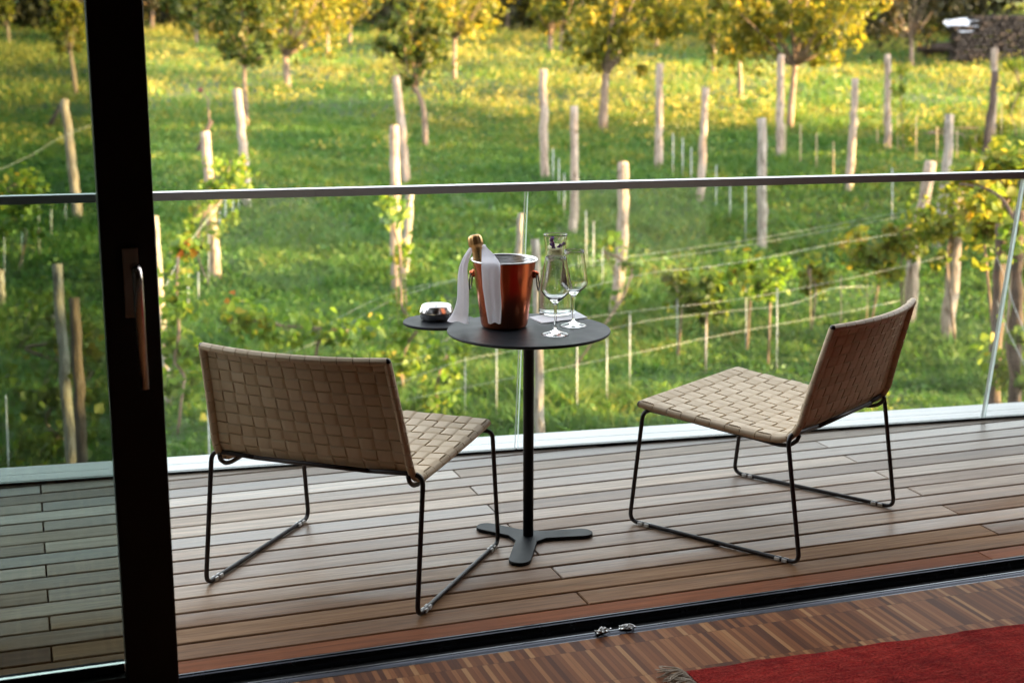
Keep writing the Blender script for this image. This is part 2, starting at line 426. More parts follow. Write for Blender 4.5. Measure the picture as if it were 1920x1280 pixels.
def soil():
    t=NT('meadow_soil'); pos=t.geo().outputs['Position']; f=t.noise(pos,2.2,5,.65); b=t.noise(pos,.3,3)
    c=t.ramp(f,[(.3,(.014,.034,.010)),(.6,(.032,.072,.018)),(.8,(.06,.09,.024))])
    c=t.mix(t.math('MULTIPLY',b,.4),c,(.06,.085,.02)); p=t.princ(Base_Color=c,Roughness=.95); t.set(p,'Normal',t.bump(f,.8,.1)); return t.done(p)
M['soil']=soil()

# ================================================================== SETTING
def glass_y(x): return 4.5835 - .1019*x           # foot line of the railing on the deck
GN = Vector((.1014,.9948,0)); GD = Vector((.9948,-.1014,0))

# deck of hardwood boards laid with open joints
mb=MB(); PW=.0915; W0=3.099
def board(x0,x1,y0,y1,z=0.0,th=.021):
    lim=lambda x: glass_y(x)-.012
    poly=[(x0,y0),(x1,y0),(x1,y1),(x0,y1)]
    # clip the board against the slanting foot of the railing
    out=[]
    for a,b in zip(poly,poly[1:]+poly[:1]):
        fa=lim(a[0])-a[1]; fb=lim(b[0])-b[1]
        if fa>=0: out.append(a)
        if fa*fb<0:
            k=fa/(fa-fb); out.append((a[0]+(b[0]-a[0])*k,a[1]+(b[1]-a[1])*k))
    if len(out)>=3:
        n=len(out); c=.0022; zz=z+random.uniform(-.0006,.0006)
        cx=sum(p[0] for p in out)/n; cy=sum(p[1] for p in out)/n
        inn=[(p[0]+math.copysign(min(c,abs(cx-p[0])),cx-p[0]),p[1]+math.copysign(min(c,abs(cy-p[1])),cy-p[1])) for p in out]
        vs=[(x,y,z-th) for x,y in out]+[(x,y,zz-c) for x,y in out]+[(x,y,zz) for x,y in inn]
        fs=[list(range(2*n,3*n))]
        for k in range(n):
            k2=(k+1)%n; fs += [(k,k2,k2+n,k+n),(k+n,k2+n,k2+2*n,k+2*n)]
        mb.add(vs,fs,False)
for k in range(19):
    y0=W0+PW*k+.0045; y1=W0+PW*(k+1)-.0045
    xs=[-2.58,1.272-1.29*2+.004,1.272,1.272+2.58,7.2] if k%2==0 else [-2.7,-.010,2.571,2.571+2.58,7.2]
    for a,b in zip(xs[:-1],xs[1:]):
        board(a+.0019,b-.0019,y0,y1)
mb.cm=1
for a,b in ((-2.7,2.425),(2.425,5.0),(5.0,7.2)): board(a+.001,b-.001,3.030,W0-.0028)
deck=tag(mb.build('deck',[M['deck'],M['deck_red']]),'grey brown hardwood terrace boards with open joints',kind='structure')
slab=MB().box((-2.7,3.03,-.42),(7.2,4.95,-.045))
slab=MB(); slab.prism([(-2.7,3.03),(7.2,3.03),(7.2,glass_y(7.2)+.19),(-2.7,glass_y(-2.7)+.19)],-.42,-.045)
tag(slab.build('balcony_slab',M['dark_gap']),'dark slab under the terrace boards',kind='structure')
# pale coping outside the railing
lm=MB()
for (a,b) in ((.022,.108),(.111,.200)):
    p=[(-2.7,glass_y(-2.7)+a),(7.2,glass_y(7.2)+a),(7.2,glass_y(7.2)+b),(-2.7,glass_y(-2.7)+b)]
    lm.prism(p,-.045,-.002)
tag(lm.build('ledge',M['ledge']),'pale silvered timber ledge outside the glass railing',kind='structure')

# room
tag(MB().box((-1.6,-2.6,-.2),(6.2,2.905,0)).build('floor',M['parquet']),'dark narrow strip parquet floor',kind='structure')
rm=MB()
rm.box((-1.8,-2.8,-.2),(-1.6,3.1,2.75)); rm.box((6.2,-2.8,-.2),(6.4,3.1,2.75)); rm.box((-1.6,-2.8,-.2),(6.2,-2.6,2.75))
tag(rm.build('room_wall',M['wall']),'plain plaster walls of the room',kind='structure')
tag(MB().box((-1.8,-2.8,2.752),(6.4,3.1,2.95)).build('ceiling',M['wall']),'plain room ceiling',kind='structure')
hs=MB()
hs.box((-1.6,2.86,2.36),(6.2,3.06,2.75)); hs.box((-9,-6,2.955),(7.6,3.55,3.25))
hs.box((-9,-6,-2.4),(-2.71,3.06,2.95)); hs.box((6.45,-6,-2.4),(7.6,3.06,2.95)); hs.box((-2.7,-6,-2.4),(6.44,-2.85,2.95))
hs.box((-2.7,2.7,-2.4),(6.44,3.02,-.43))
hs.box((-9,3.062,-2.4),(-2.71,4.9,2.954)); hs.box((7.21,3.062,-2.4),(7.6,4.2,2.954))  # unseen end walls added to keep light off the chair backs
tag(hs.build('house',M['facade']),'dark house body with flat roof around the room','house')

# meadow
N1,N2=170,260
gv=[];d0=np.concatenate([np.linspace(-14,60,N1-40),np.linspace(60.8,150,40)]); s0=np.linspace(-75,75,N2)
for d in d0:
    for s in s0:
        x=d*FX+s*FY; y=d*FY-s*FX
        gv.append((x,y,tz(x,y)))
idx=np.arange(len(d0)*N2).reshape(len(d0),N2)
q=np.stack([idx[:-1,:-1],idx[:-1,1:],idx[1:,1:],idx[1:,:-1]],-1).reshape(-1,4)
g=raw_mesh('ground',np.array(gv)[:,:],q[:,::-1].ravel(),np.full(len(q),4),M['soil'],smooth=True)
tag(g,'sloping green vineyard meadow',kind='structure')

def tzv(x,y):
    d=x*FX+y*FY; s=x*FY-y*FX
    z=np.interp(d,_td,_tv); a=np.clip((d-6)/6,0,1)
    return z+a*(.07*np.sin(s*.9+.4*d)*np.sin(d*.7)+.05*np.sin(s*.37-1.3+d*.21))
def blades(n_tuft, dmin, dmax, per, h, w, spread, seg3, hvar=.5, patch=None, margin=2.6):
    """grass blades as loose bent strips; returns verts and faces"""
    u=rng.random(n_tuft); d=np.sqrt(dmin**2+u*(dmax**2-dmin**2))
    s=(rng.random(n_tuft)*2-1)*(.47*d+margin)
    x=d*FX+s*FY; y=d*FY-s*FX
    if patch is not None:
        k=patch(x,y,d,s); x,y,d,s=x[k],y[k],d[k],s[k]; n_tuft=len(x)
    sc=np.repeat(.6+.8*rng.random(n_tuft)+.5*np.sin(x*1.1)*np.sin(y*.9),per)
    sc=np.clip(sc*(1+.45*np.repeat(np.sin(x*4.1+1.3*np.sin(y*2.7))*np.sin(y*3.7+1.1*np.sin(x*3.1)),per)),.3,2.2)
    bx=np.repeat(x,per)+rng.normal(0,spread,n_tuft*per); by=np.repeat(y,per)+rng.normal(0,spread,n_tuft*per)
    bz=tzv(bx,by)-.02; n=len(bx)
    hh=h*sc*(1-hvar/2+hvar*rng.random(n)); ww=w*(.7+.6*rng.random(n))
    a=rng.random(n)*2*np.pi; la=rng.random(n)*2*np.pi; ln=hh*(.3+1.3*rng.random(n))
    px,py=np.cos(a)*ww,np.sin(a)*ww; lx,ly=np.cos(la)*ln,np.sin(la)*ln
    if seg3:
        V=np.empty((n,5,3))
        V[:,0]=np.stack([bx-px,by-py,bz],-1); V[:,1]=np.stack([bx+px,by+py,bz],-1)
        V[:,2]=np.stack([bx-px*.8+lx*.35,by-py*.8+ly*.35,bz+hh*.6],-1); V[:,3]=np.stack([bx+px*.8+lx*.35,by+py*.8+ly*.35,bz+hh*.6],-1)
        V[:,4]=np.stack([bx+lx,by+ly,bz+hh],-1)
        b=np.arange(n)[:,None]*5
        Fc=np.concatenate([b+0,b+1,b+3,b+2,b+2,b+3,b+4],1).ravel(); L=np.tile([4,3],n)
    else:
        V=np.empty((n,3,3))
        V[:,0]=np.stack([bx-px,by-py,bz],-1); V[:,1]=np.stack([bx+px,by+py,bz],-1); V[:,2]=np.stack([bx+lx*.8,by+ly*.8,bz+hh],-1)
        Fc=np.arange(n*3); L=np.full(n,3)
    return V.reshape(-1,3),Fc,L
def joinm(parts):
    vs=[];fs=[];ls=[];o=0
    for V,F,L in parts: vs.append(V); fs.append(F+o); ls.append(L); o+=len(V)
    return np.concatenate(vs),np.concatenate(fs),np.concatenate(ls)
GP=[blades(17000,6.5,17,11,.105,.0066,.095,True),
    blades(26000,17,32,9,.115,.0105,.14,True),
    blades(22000,32,64,7,.15,.020,.2,False),
    # broad low weeds between the tufts
    blades(9000,6.5,34,6,.10,.026,.08,True)]
V_,F_,L_=joinm(GP)
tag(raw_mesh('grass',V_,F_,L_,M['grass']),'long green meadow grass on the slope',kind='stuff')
def pt(x,y,d,s):
    v=np.sin(s*.45+1.0)+np.sin(d*.8+s*.2)+np.sin(s*1.1-d*.5)*.6
    return (v>.25)
def herbs(n,dmin,dmax,hmax,size,patch=None):
    """small leaves of low broad leaved herbs over the meadow"""
    d=np.sqrt(dmin**2+rng.random(n)*(dmax**2-dmin**2)); s=(rng.random(n)*2-1)*(.375*d+1.5)
    x=d*FX+s*FY; y=d*FY-s*FX
    if patch is not None:
        k=patch(x,y,d,s); x,y=x[k],y[k]; n=len(x)
    m=7; bx=np.repeat(x,m)+rng.normal(0,.11,n*m); by=np.repeat(y,m)+rng.normal(0,.11,n*m)
    P=np.stack([bx,by,tzv(bx,by)+np.repeat(hmax*(.25+.75*rng.random(n)),m)*(.3+.7*rng.random(n*m))],-1); N=n*m
    nr=rng.normal(0,.7,(N,3)); nr[:,2]+=.7; nr/=np.linalg.norm(nr,axis=1)[:,None]
    t=rng.normal(0,1,(N,3)); t-=nr*(t*nr).sum(1)[:,None]; t/=np.linalg.norm(t,axis=1)[:,None]; b=np.cross(nr,t)
    sz=(size*(.5+rng.random(N)))[:,None]
    V=np.stack([P-t*.5*sz,P+b*.36*sz,P+t*.55*sz,P-b*.36*sz],1)
    return V.reshape(-1,3),np.arange(N*4),np.full(N,4)
V_,F_,L_=joinm([herbs(5200,6.5,18,.13,.045),herbs(7000,18,32,.16,.065),herbs(6000,32,60,.2,.09)])
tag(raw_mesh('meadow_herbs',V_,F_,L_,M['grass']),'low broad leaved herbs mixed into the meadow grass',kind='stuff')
V_,F_,L_=joinm([blades(2600,28,58,5,.26,.012,.24,False,.9,pt),herbs(8500,27.5,58,.42,.075,pt)])
tag(raw_mesh('weeds',V_,F_,L_,M['seed']),'tall straw yellow weeds and seed stalks in the meadow',kind='stuff')

# ================================================================== SLIDING DOOR, TRACK
ST0,ST1=.139,.2465
sd=empty('sliding_door',(ST0,2.95,0))
tag(sd,'black framed sliding glass door pushed open at the left edge','sliding door')
L=lambda x,y,z:(x-ST0,y-2.95,z)
MB().box(L(ST0,2.916,.006),L(ST1,2.984,2.33),.004).build('stile',M['door_frame'],sd)
MB().box(L(-1.55,2.916,.006),L(ST0-.001,2.984,.062),.003).build('bottom_rail',M['door_frame'],sd)
MB().box(L(-1.55,2.916,2.25),L(ST0-.001,2.984,2.33)).build('top_rail',M['door_frame'],sd)
MB().box(L(-1.55,2.944,.062),L(ST0-.002,2.975,.080),.003).build('glazing_bead',simple('dark_glazing_bead',(.02,.028,.036),.85,Specular_IOR_Level=.05),sd)
MB().box(L(-1.55,2.947,.081),L(ST0-.0005,2.957,2.249)).build('glass_pane',M['door_pane'],sd)
hd=MB(); hd.box(L(.1785,2.908,.838),L(.2105,2.9155,.980),.003)
hp=hd.build('handle',M['steel_dark'] if 'steel_dark' in M else simple('bronzed_steel',(.46,.40,.35),.3,metal=.85),sd)
gr=MB(); gx=.2035
def rr(p0,p1,n=1): return [p0,p1]
pts=[]
zc=.940
for a in np.linspace(0,math.pi/2,7): pts.append(L(gx,2.908-.020-.022*math.sin(a),zc-.022+.022*math.cos(a)))
pts=[L(gx-.001,2.9079,zc)]+pts+[L(gx+.001,2.866,.70)]
gr.tube(pts,[.0105]*len(pts),14)
gr.build('grip',M.get('brz') or simple('warm_brushed_steel',(.68,.60,.55),.24,metal=1.0),hp)

tk=empty('door_track',(2,2.97,0)); tag(tk,'black double rail door track set into the floor threshold','door track')
def trk(name,prof,mat):
    m=MB(); n=len(prof)
    vs=[(x,y-2.97,z) for x in (-1.58-2,6.18-2) for y,z in prof]
    m.add(vs,[(k,(k+1)%n,(k+1)%n+n,k+n) for k in range(n)]+[list(range(n))[::-1],list(range(n,2*n))],False)
    return m.build(name,mat,tk)
trk('track_bed',[(2.907,-.03),(3.028,-.03),(3.028,-.022),(2.907,-.022)],M['track_dark'])
trk('outer_rail',[(3.000,-.022),(3.028,-.022),(3.028,.001),(3.0225,.003),(3.0195,.003),(3.0185,-.004),(3.013,-.004),(3.012,.002),(3.009,.0035),(3.006,.002),(3.000,-.010)],M['track'])
trk('inner_rail',[(2.907,-.022),(2.943,-.022),(2.941,-.004),(2.936,.001),(2.931,.001),(2.930,-.005),(2.925,-.005),(2.924,.002),(2.921,.0035),(2.917,.002),(2.911,-.001),(2.907,-.001)],M['track'])
def clip(loc,rz,label):
    m=MB(); r=random.Random(int(loc[0]*1e4))
    for k in range(5):
        a=Vector((r.uniform(-.014,.014),r.uniform(-.006,.006),r.uniform(.002,.009)))
        pts=[a+Vector((math.cos(t)*.010*r.uniform(.7,1.2),math.sin(t)*.005,.004*math.sin(t*2+k))) for t in np.linspace(0,4.6,9)]
        m.tube(pts,.0017,6)
    m.box((-.016,-.004,.0),(.016,.004,.0025),.0008)
    o=m.build('track_clip',M['steel'],None,loc); o.rotation_euler=(0,0,rz)
    return tag(o,label,'clip',group='crumpled clips on the door track')
clip((1.232,2.921,.0045),.25,'left of two crumpled silver clips on the door track')
clip((1.294,2.922,.0045),-.2,'right of two crumpled silver clips on the door track')

# ================================================================== GLASS RAILING
gr_=empty('glass_railing',(1.539,glass_y(1.539),0)); tag(gr_,'frameless glass railing with slim metal handrail around the terrace','railing')
O=Vector((1.539,glass_y(1.539),0)); HZ=.905; LEAN=.1425
ax=(Vector((0,0,1))*HZ-GN*LEAN).normalized(); nn=ax.cross(GD).normalized()
if nn.dot(GN)<0: nn=-nn
LEN=HZ/ax.z
def gp(s,t,n): return GD*s+ax*t+nn*n
sj=[-4.0,0.0,(3.309-1.539)/.9948,5.6]
for a,b in zip(sj[:-1],sj[1:]):
    a+=.0045; b-=.0045; m=MB(); th=.0085
    vs=[gp(a,.004,-th),gp(b,.004,-th),gp(b,.004,th),gp(a,.004,th),gp(a,LEN,-th),gp(b,LEN,-th),gp(b,LEN,th),gp(a,LEN,th)]
    m.add(vs,[(0,1,5,4),(2,3,7,6)]); m.cm=1; m.add(vs,[(1,2,6,5),(3,0,4,7),(0,3,2,1),(4,5,6,7)])
    m.build('glass_panel',[M['pane'],M['pane_edge']],gr_)
m=MB(); c0=GD*-4.1; c1=GD*5.7
def bar(m,s0,s1,n0,n1,z0,z1,base=Vector((0,0,0))):
    vs=[base+GD*s+GN*n+Vector((0,0,z)) for s in (s0,s1) for n,z in ((n0,z0),(n1,z0),(n1,z1),(n0,z1))]
    m.add(vs,[(0,1,2,3),(7,6,5,4),(0,4,5,1),(1,5,6,2),(2,6,7,3),(3,7,4,0)])
bar(m,-4.1,5.7,-.0118,-.0095,-.04,.008); bar(m,-4.1,5.7,.0105,.0215,-.04,.004); m.build('base_channel',M['black_metal'],gr_)
rj=[-4.05,.864-1.539,2.202-1.539+.02,3.35,5.65]
for a,b in zip(rj[:-1],rj[1:]):
    m=MB(); base=-GN*LEAN
    bar(m,a+.0006,b-.0006,-.021,.021,HZ+.0005,HZ+.023,base)
    m.cm=1; bar(m,a+.0006,b-.0006,-.0205,.0205,HZ+.0232,HZ+.0247,base)
    m.build('handrail',[M['alu_dark'],M['alu']],gr_)

# ================================================================== CHAIRS
SEATP=[(.537,.362),(.505,.3585),(.40,.3505),(.30,.3445),(.20,.3385),(.12,.336),(.078,.3405),(.053,.356),(.037,.382)]
BACKP=[(.037,.382),(.025,.43),(.007,.50),(-.012,.57),(-.034,.650)]
def arc(P,n=400):
    # Catmull-Rom through profile points, resampled by arc length
    Q=[P[0]]+list(P)+[P[-1]]; out=[]
    for i in range(1,len(Q)-2):
        p0,p1,p2,p3=[np.array(Q[i+k],float) for k in (-1,0,1,2)]
        for t in np.linspace(0,1,20,endpoint=False):
            out.append(.5*((2*p1)+(-p0+p2)*t+(2*p0-5*p1+4*p2-p3)*t*t+(-p0+3*p1-3*p2+p3)*t**3))
    out.append(np.array(P[-1],float)); out=np.array(out)
    l=np.concatenate([[0],np.cumsum(np.hypot(*np.diff(out,axis=0).T))])
    return l,out
PL,PP=arc(SEATP+BACKP[1:]); LT=PL[-1]
LS=float(PL[np.argmin(np.abs(PP[:,1]-.382)+np.abs(PP[:,0]-.037))])
def surf(u,v):
    f=np.interp(v,PL,PP[:,0]); z=np.interp(v,PL,PP[:,1])
    k=v/LT
    hw=np.interp(v,[0,LS,LT],[.273,.270,.248])
    b=np.interp(v,[0,LS*.8,LS,LT],[0,0,.008,.040])
    sag=np.interp(v,[0,.06,LS*.6,LS*.9,LS],[0,.004,.008,.003,0])
    return Vector((u*hw,float(f-b*(1-u*u)),float(z-sag*(1-u*u))))
def surfn(u,v):
    e=.004; a=surf(u,min(LT,v+e))-surf(u,max(0,v-e)); b=surf(min(1,u+.01),v)-surf(max(-1,u-.01),v)
    return b.cross(-a).normalized() if False else a.cross(b).normalized()*-1
NC=13; NS=11; NB=9; AMP=.0033; TH=.0012; RW=.0088
rows=[LS*k/NS for k in range(NS+1)]+[LS+(LT-LS)*k/NB for k in range(1,NB+1)]
def rowpos(v):
    j=int(np.searchsorted(rows,v,side='right')-1); j=max(0,min(len(rows)-2,j))
    return j,(v-rows[j])/(rows[j+1]-rows[j])
def wv(t):  # t in cells: plateau at cell centres, alternating sign
    s=math.cos(math.pi*(t-.5)); s=math.sin(math.pi*t)
    return math.copysign(min(1,abs(s)*1.7),s)
def offs(u,v):  # of the lengthwise strap, + towards the sitter
    j,fr=rowpos(v); i=min(NC-1,max(0,int((u+1)/2*NC)))
    return i,j,fr
# face the normals towards the sitter
SGN=1 if surfn(0,.2).z>0 else -1
def strip(mbx,path,wdir_half):
    pass
def long_strap(mbx,i,v0,v1,wrap0,wrap1):
    g=.024; ua=-1+2*(i+g)/NC; ub=-1+2*(i+1-g)/NC
    top=[];bot=[]
    vs=[]
    j0=rows.index(v0); j1=rows.index(v1)
    for j in range(j0,j1):
        for k in range(8): vs.append(rows[j]+(rows[j+1]-rows[j])*k/8)
    vs.append(v1)
    def emit(pairs,n_off):
        top.append([p+n*(n_off+TH) for p,n in pairs]); bot.append([p+n*(n_off-TH) for p,n in pairs])
    def wrap(v,sgn,seq):
        for a in seq:
            r=[];rb=[]
            for u in (ua,(ua+ub)/2,ub):
                p=surf(u,v); n=surfn(u,v)*SGN
                d=(surf(u,min(LT,v+.003))-surf(u,max(0,v-.003))).normalized()*sgn
                c=p-n*RW
                dirv=n*math.cos(a)+d*math.sin(a)
                r.append(c+dirv*(RW+TH)); rb.append(c+dirv*(RW-TH))
            top.append(r); bot.append(rb)
    if wrap0: wrap(v0,-1,[R(x) for x in (230,190,150,110,75,40,15)])
    for v in vs:
        j,fr=rowpos(min(v,v1-1e-6)) if v>=v1 else rowpos(v+1e-9)
        t=1.0 if v>=v1 else fr
        s=math.sin(math.pi*t); s=min(1,abs(s)*2.3)*(1 if (i+j)%2==0 else -1)
        if (wrap0 and v==v0) or (wrap1 and v==v1): s=0
        emit([(surf(u,v),surfn(u,v)*SGN) for u in (ua,(ua+ub)/2,ub)],AMP*s)
    if wrap1: wrap(v1,1,[R(x) for x in (15,40,75,110,150,190,230)])
    mbx.slab(top,bot,True)
def cross_strap(mbx,j):
    va=rows[j]; vb=rows[j+1]; g=.024*(vb-va); va+=g; vb-=g
    top=[];bot=[]
    def wrap(us,sgn,seq):
        for a in seq:
            r=[];rb=[]
            for v in (va,(va+vb)/2,vb):
                p=surf(us,v); n=surfn(us,v)*SGN; d=(surf(us,v)-surf(us*.95,v)).normalized()
                c=p-n*RW; dirv=n*math.cos(a)+d*math.sin(a)
                r.append(c+dirv*(RW+TH)); rb.append(c+dirv*(RW-TH))
            top.append(r); bot.append(rb)
    sq=[R(x) for x in (300,265,230,190,150,110,75,40,15)]
    wrap(-1,-1,sq)
    for c in range(NC*8+1):
        t=c/8; i=min(NC-1,int(t)); fr=t-i
        s=min(1,abs(math.sin(math.pi*fr))*2.3)*(1 if (i+j)%2==0 else -1)
        if c in (0,NC*8): s=0
        u=-1+2*t/NC
        top.append([surf(u,v)+surfn(u,v)*SGN*(-AMP*s+TH) for v in (va,(va+vb)/2,vb)])
        bot.append([surf(u,v)+surfn(u,v)*SGN*(-AMP*s-TH) for v in (va,(va+vb)/2,vb)])
    wrap(1,1,sq[::-1])
    mbx.slab(top,bot,True)
def fillet(pts,rad,n=6):
    pts=[Vector(p) for p in pts]; out=[pts[0]]
    for a,b,c in zip(pts[:-2],pts[1:-1],pts[2:]):
        d1=(a-b); d2=(c-b); r=min(rad,d1.length*.45,d2.length*.45); d1.normalize(); d2.normalize()
        p=b+d1*r; q=b+d2*r
        for k in range(n+1):
            t=k/n; out.append(p*(1-t)**2+b*2*t*(1-t)+q*t*t)
    out.append(pts[-1]); return out
def make_chair(label):
    root=empty('lounge_chair'); tag(root,label,'lounge chair','low lounge chairs of woven tan straps on the deck')
    st=MB()
    for i in range(NC): long_strap(st,i,rows[0],rows[NS],True,False)
    for j in range(NS): cross_strap(st,j)
    st.build('seat',M['strap'],root)
    bk=MB()
    for i in range(NC): long_strap(bk,i,rows[NS],rows[-1],False,True)
    for j in range(NS,NS+NB): cross_strap(bk,j)
    bk.build('backrest',M['strap'],root)
    # dark shell frame inside the edge rolls
    rim=MB(); ring=[]
    def ep(u,v): return surf(u,v)-surfn(u,v)*SGN*RW
    vv=np.linspace(0,LT,46)
    ring=[ep(-1,v) for v in vv]+[ep(u,LT) for u in np.linspace(-1,1,16)[1:-1]]+[ep(1,v) for v in vv[::-1]]+[ep(u,0) for u in np.linspace(1,-1,16)[1:]]
    rim.tube(fillet(ring,.004,1) if False else ring,.0072,8)
    for u in (-1,1):
        for v,d in ((LT,1),(0,-1)):
            c=ep(u,v); rim.lathe([(0,-.0092),(.006,-.0075),(.0092,0),(.006,.0075),(0,.0092)],10,c)
    rim.build('shell_frame',M['rod'],root)
    fr=MB(); r=.0062; HB=.297
    for sx in (-1,1):
        x=sx*HB
        side=fillet([(x*.86,.511,.3375),(x,.511,.3375),(x+sx*.002,.549,r),(x+sx*.002,-.002,r),(x,.050,.352),(x*.5,.031,.352)],.030,7)
        fr.tube(side,r,10)
        rail=[(sx*.262,.505,.3375)]+[(sx*.264,f,z-.019) for f,z in ((.42,.353),(.30,.3445),(.20,.3385),(.13,.334))]+[(sx*.265,.088,.312),(sx*.265,.058,.318),(sx*.265,.038,.334),(sx*.264,.033,.350)]
        fr.tube(fillet(rail,.03,3),r*.95,8)
    fr.tube([(-.16,.031,.352),(.16,.031,.352)],r,10); fr.tube([(-.265,.511,.3375),(.265,.511,.3375)],r,8)
    fr.build('sled_frame',M['rod'],root)
    for sx in (-1,1):
        for y in (.052,.498):
            g=MB()
            for k in (-1,1): g.box((sx*.299-.0085,y+k*.011-.008,.0002),(sx*.299+.0085,y+k*.011+.008,.011),.003)
            g.build('foot_glide',M['white_plastic'],root)
    return root
def copy_tree(o,parent=None):
    c=o.copy(); COL.objects.link(c); c.parent=parent
    for ch in list(o.children): copy_tree(ch,c)
    return c
ch=make_chair('low woven tan strap chair with its back turned to the room, left of the table')
ch.location=(.6112,3.344,.0006); ch.rotation_euler=(0,0,R(-39.5))
c2=copy_tree(ch); c2['label']='low woven tan strap chair seen side on, right of the table'
c2.location=(2.1572,3.320,.0006); c2.rotation_euler=(0,0,R(32.0))

# ================================================================== TABLE
TX,TY,TZT=1.287,3.597,.605
tb=empty('side_table',(TX,TY,0)); tag(tb,'round black pedestal table with a small swivel tray, between the two chairs','side table')
MB().lathe([(0,TZT-.009),(.219,TZT-.009),(.2225,TZT-.0075),(.2245,TZT-.003),(.2235,TZT-.0008),(.2225,TZT),(0,TZT)],96,smooth=False).build('tabletop',M['tabletop'],tb)
m=MB(); m.lathe([(0,.011),(.0148,.011),(.0148,TZT-.022),(.05,TZT-.017),(.05,TZT-.0095),(0,TZT-.0095)],32); m.build('column',M['black_metal'],tb)
tr=onz(825,601,.590)-Vector((TX,TY,0)); tr.z=0
m=MB(); m.lathe([(0,.582),(.104,.582),(.1065,.5835),(.1065,.588),(.105,.590),(0,.590)],64,(tr.x,tr.y,0),smooth=False); ty=m.build('swivel_tray',M['tabletop'],tb)
m=MB(); dv=tr.normalized(); pd=Vector((-dv.y,dv.x,0))*.016
pa=[dv*.02+pd,dv*(tr.length-.03)+pd,dv*(tr.length-.03)-pd,dv*.02-pd]; m.prism([(p.x,p.y) for p in pa],.5745,.5815); m.build('tray_arm',M['black_metal'],tb)
# three-armed foot plate with rounded ends
arms=[(129.5,.165),(-10,.182),(-116.5,.215)]; hw=.030; poly=[]
arms.sort()
for a,l in arms:
    a=R(a); d=Vector((math.cos(a),math.sin(a))); p=Vector((-d.y,d.x))
    poly.append(d*.05-p*hw if False else d*.046-p*hw)
    for k in range(11):
        t=-math.pi/2+math.pi*k/10; c=d*(l-hw+.004)
        poly.append(c+d*math.cos(t)*hw+p*math.sin(t)*hw)
    poly.append(d*.046+p*hw)
m=MB(); n=len(poly); ins=[q*(1-.0012/max(.02,q.length)) for q in poly]
vs=[(q.x,q.y,.0012) for q in poly]+[(q.x,q.y,.0095) for q in poly]+[(q.x,q.y,.0105) for q in ins]
fs=[list(range(2*n,3*n))]+[list(range(n))[::-1]]
for k in range(n): k2=(k+1)%n; fs+= [(k,k2,k2+n,k+n),(k+n,k2+n,k2+2*n,k+2*n)]
m.add(vs,fs,False); m.build('base',M['tabletop'],tb)

# ---- things on the table
BK=onz(945.5,612,TZT); bz=TZT+.0008
bk=empty('champagne_bucket',(BK.x,BK.y,bz)); tag(bk,'copper champagne bucket with steel rim holding a bottle','bucket')
prof=[(0,.0),(.055,.0),(.0605,.0018),(.0635,.006),(.0652,.014),(.0865,.180),(.0868,.1835)]
MB().lathe(prof,72).build('bucket_body',M['copper'],bk)
MB().lathe([(.0868,.1836),(.0895,.1838),(.0925,.1853),(.0932,.1875),(.0920,.1893),(.0890,.1895),(.0868,.1880),(.0857,.1850),(.0856,.1836)],72,closed=True).build('rim',M['steel'],bk)
MB().lathe([(.0854,.1836),(.0850,.178),(.0640,.014),(.060,.008),(0,.007)],72).build('lining',M['lining'],bk)
for ang in (R(172),R(-8)):
    d=Vector((math.cos(ang-YAW),math.sin(ang-YAW),0)); c=d*.0795+Vector((0,0,.147))
    h=MB(); h.tube([c,c+d*.010],[.0115,.0105],16); h.tube([c+d*.0101,c+d*.016],[.008,.007],14)
    ho=h.build('handle_boss',M['copper'],bk)
    pz=Vector((-d.y,d.x,0)); q=MB(); rc=c+d*.012+Vector((0,0,-.022))
    q.tube([rc+pz*math.cos(t)*.022+Vector((0,0,math.sin(t)*.022))+d*.002*(1-math.sin(t)) for t in np.linspace(0,2*math.pi,25)],.0022,8)
    q.build('ring_handle',M['rod'],ho)
# bottle
tD=depth(BK+Vector((0,0,.2)))
ptop=atdepth(889,441,tD-.005); pin=atdepth(901.0,497,tD+.0)
axb=(ptop-pin).normalized(); Lb=.225
bt=empty('champagne_bottle',ptop-axb*Lb); bt.rotation_mode='QUATERNION'; bt.rotation_quaternion=Vector((0,0,1)).rotation_difference(axb)
tag(bt,'champagne bottle with gold foil neck leaning in the copper bucket','bottle')
MB().lathe([(0,.034),(.016,.030),(.0205,.034),(.021,.045),(.021,.09),(.0205,.112),(.0188,.135),(.0175,.150)],40).build('bottle_body',M['bottle'],bt)
fo=MB(); pr=[(.0176,.1495),(.0165,.160),(.0150,.178),(.0142,.1905),(.0150,.1925),(.0185,.196),(.0195,.201),(.0190,.210),(.0178,.218),(.0155,.2235),(.010,.2260),(0,.2265)]
b0=len(fo.v); fo.lathe(pr,48)
fv=[]
for (x,y,z) in fo.v:   # crinkled foil with pleats under the cap
    a=math.atan2(y,x); k=1+ (.05*math.sin(a*11)+.03*math.sin(a*17+1)) * (1 if .193<z<.221 else .15) if z<.2255 else 1
    fv.append((x*k,y*k,z))
fo.v=fv; fob=fo.build('foil',M['gold'],bt)
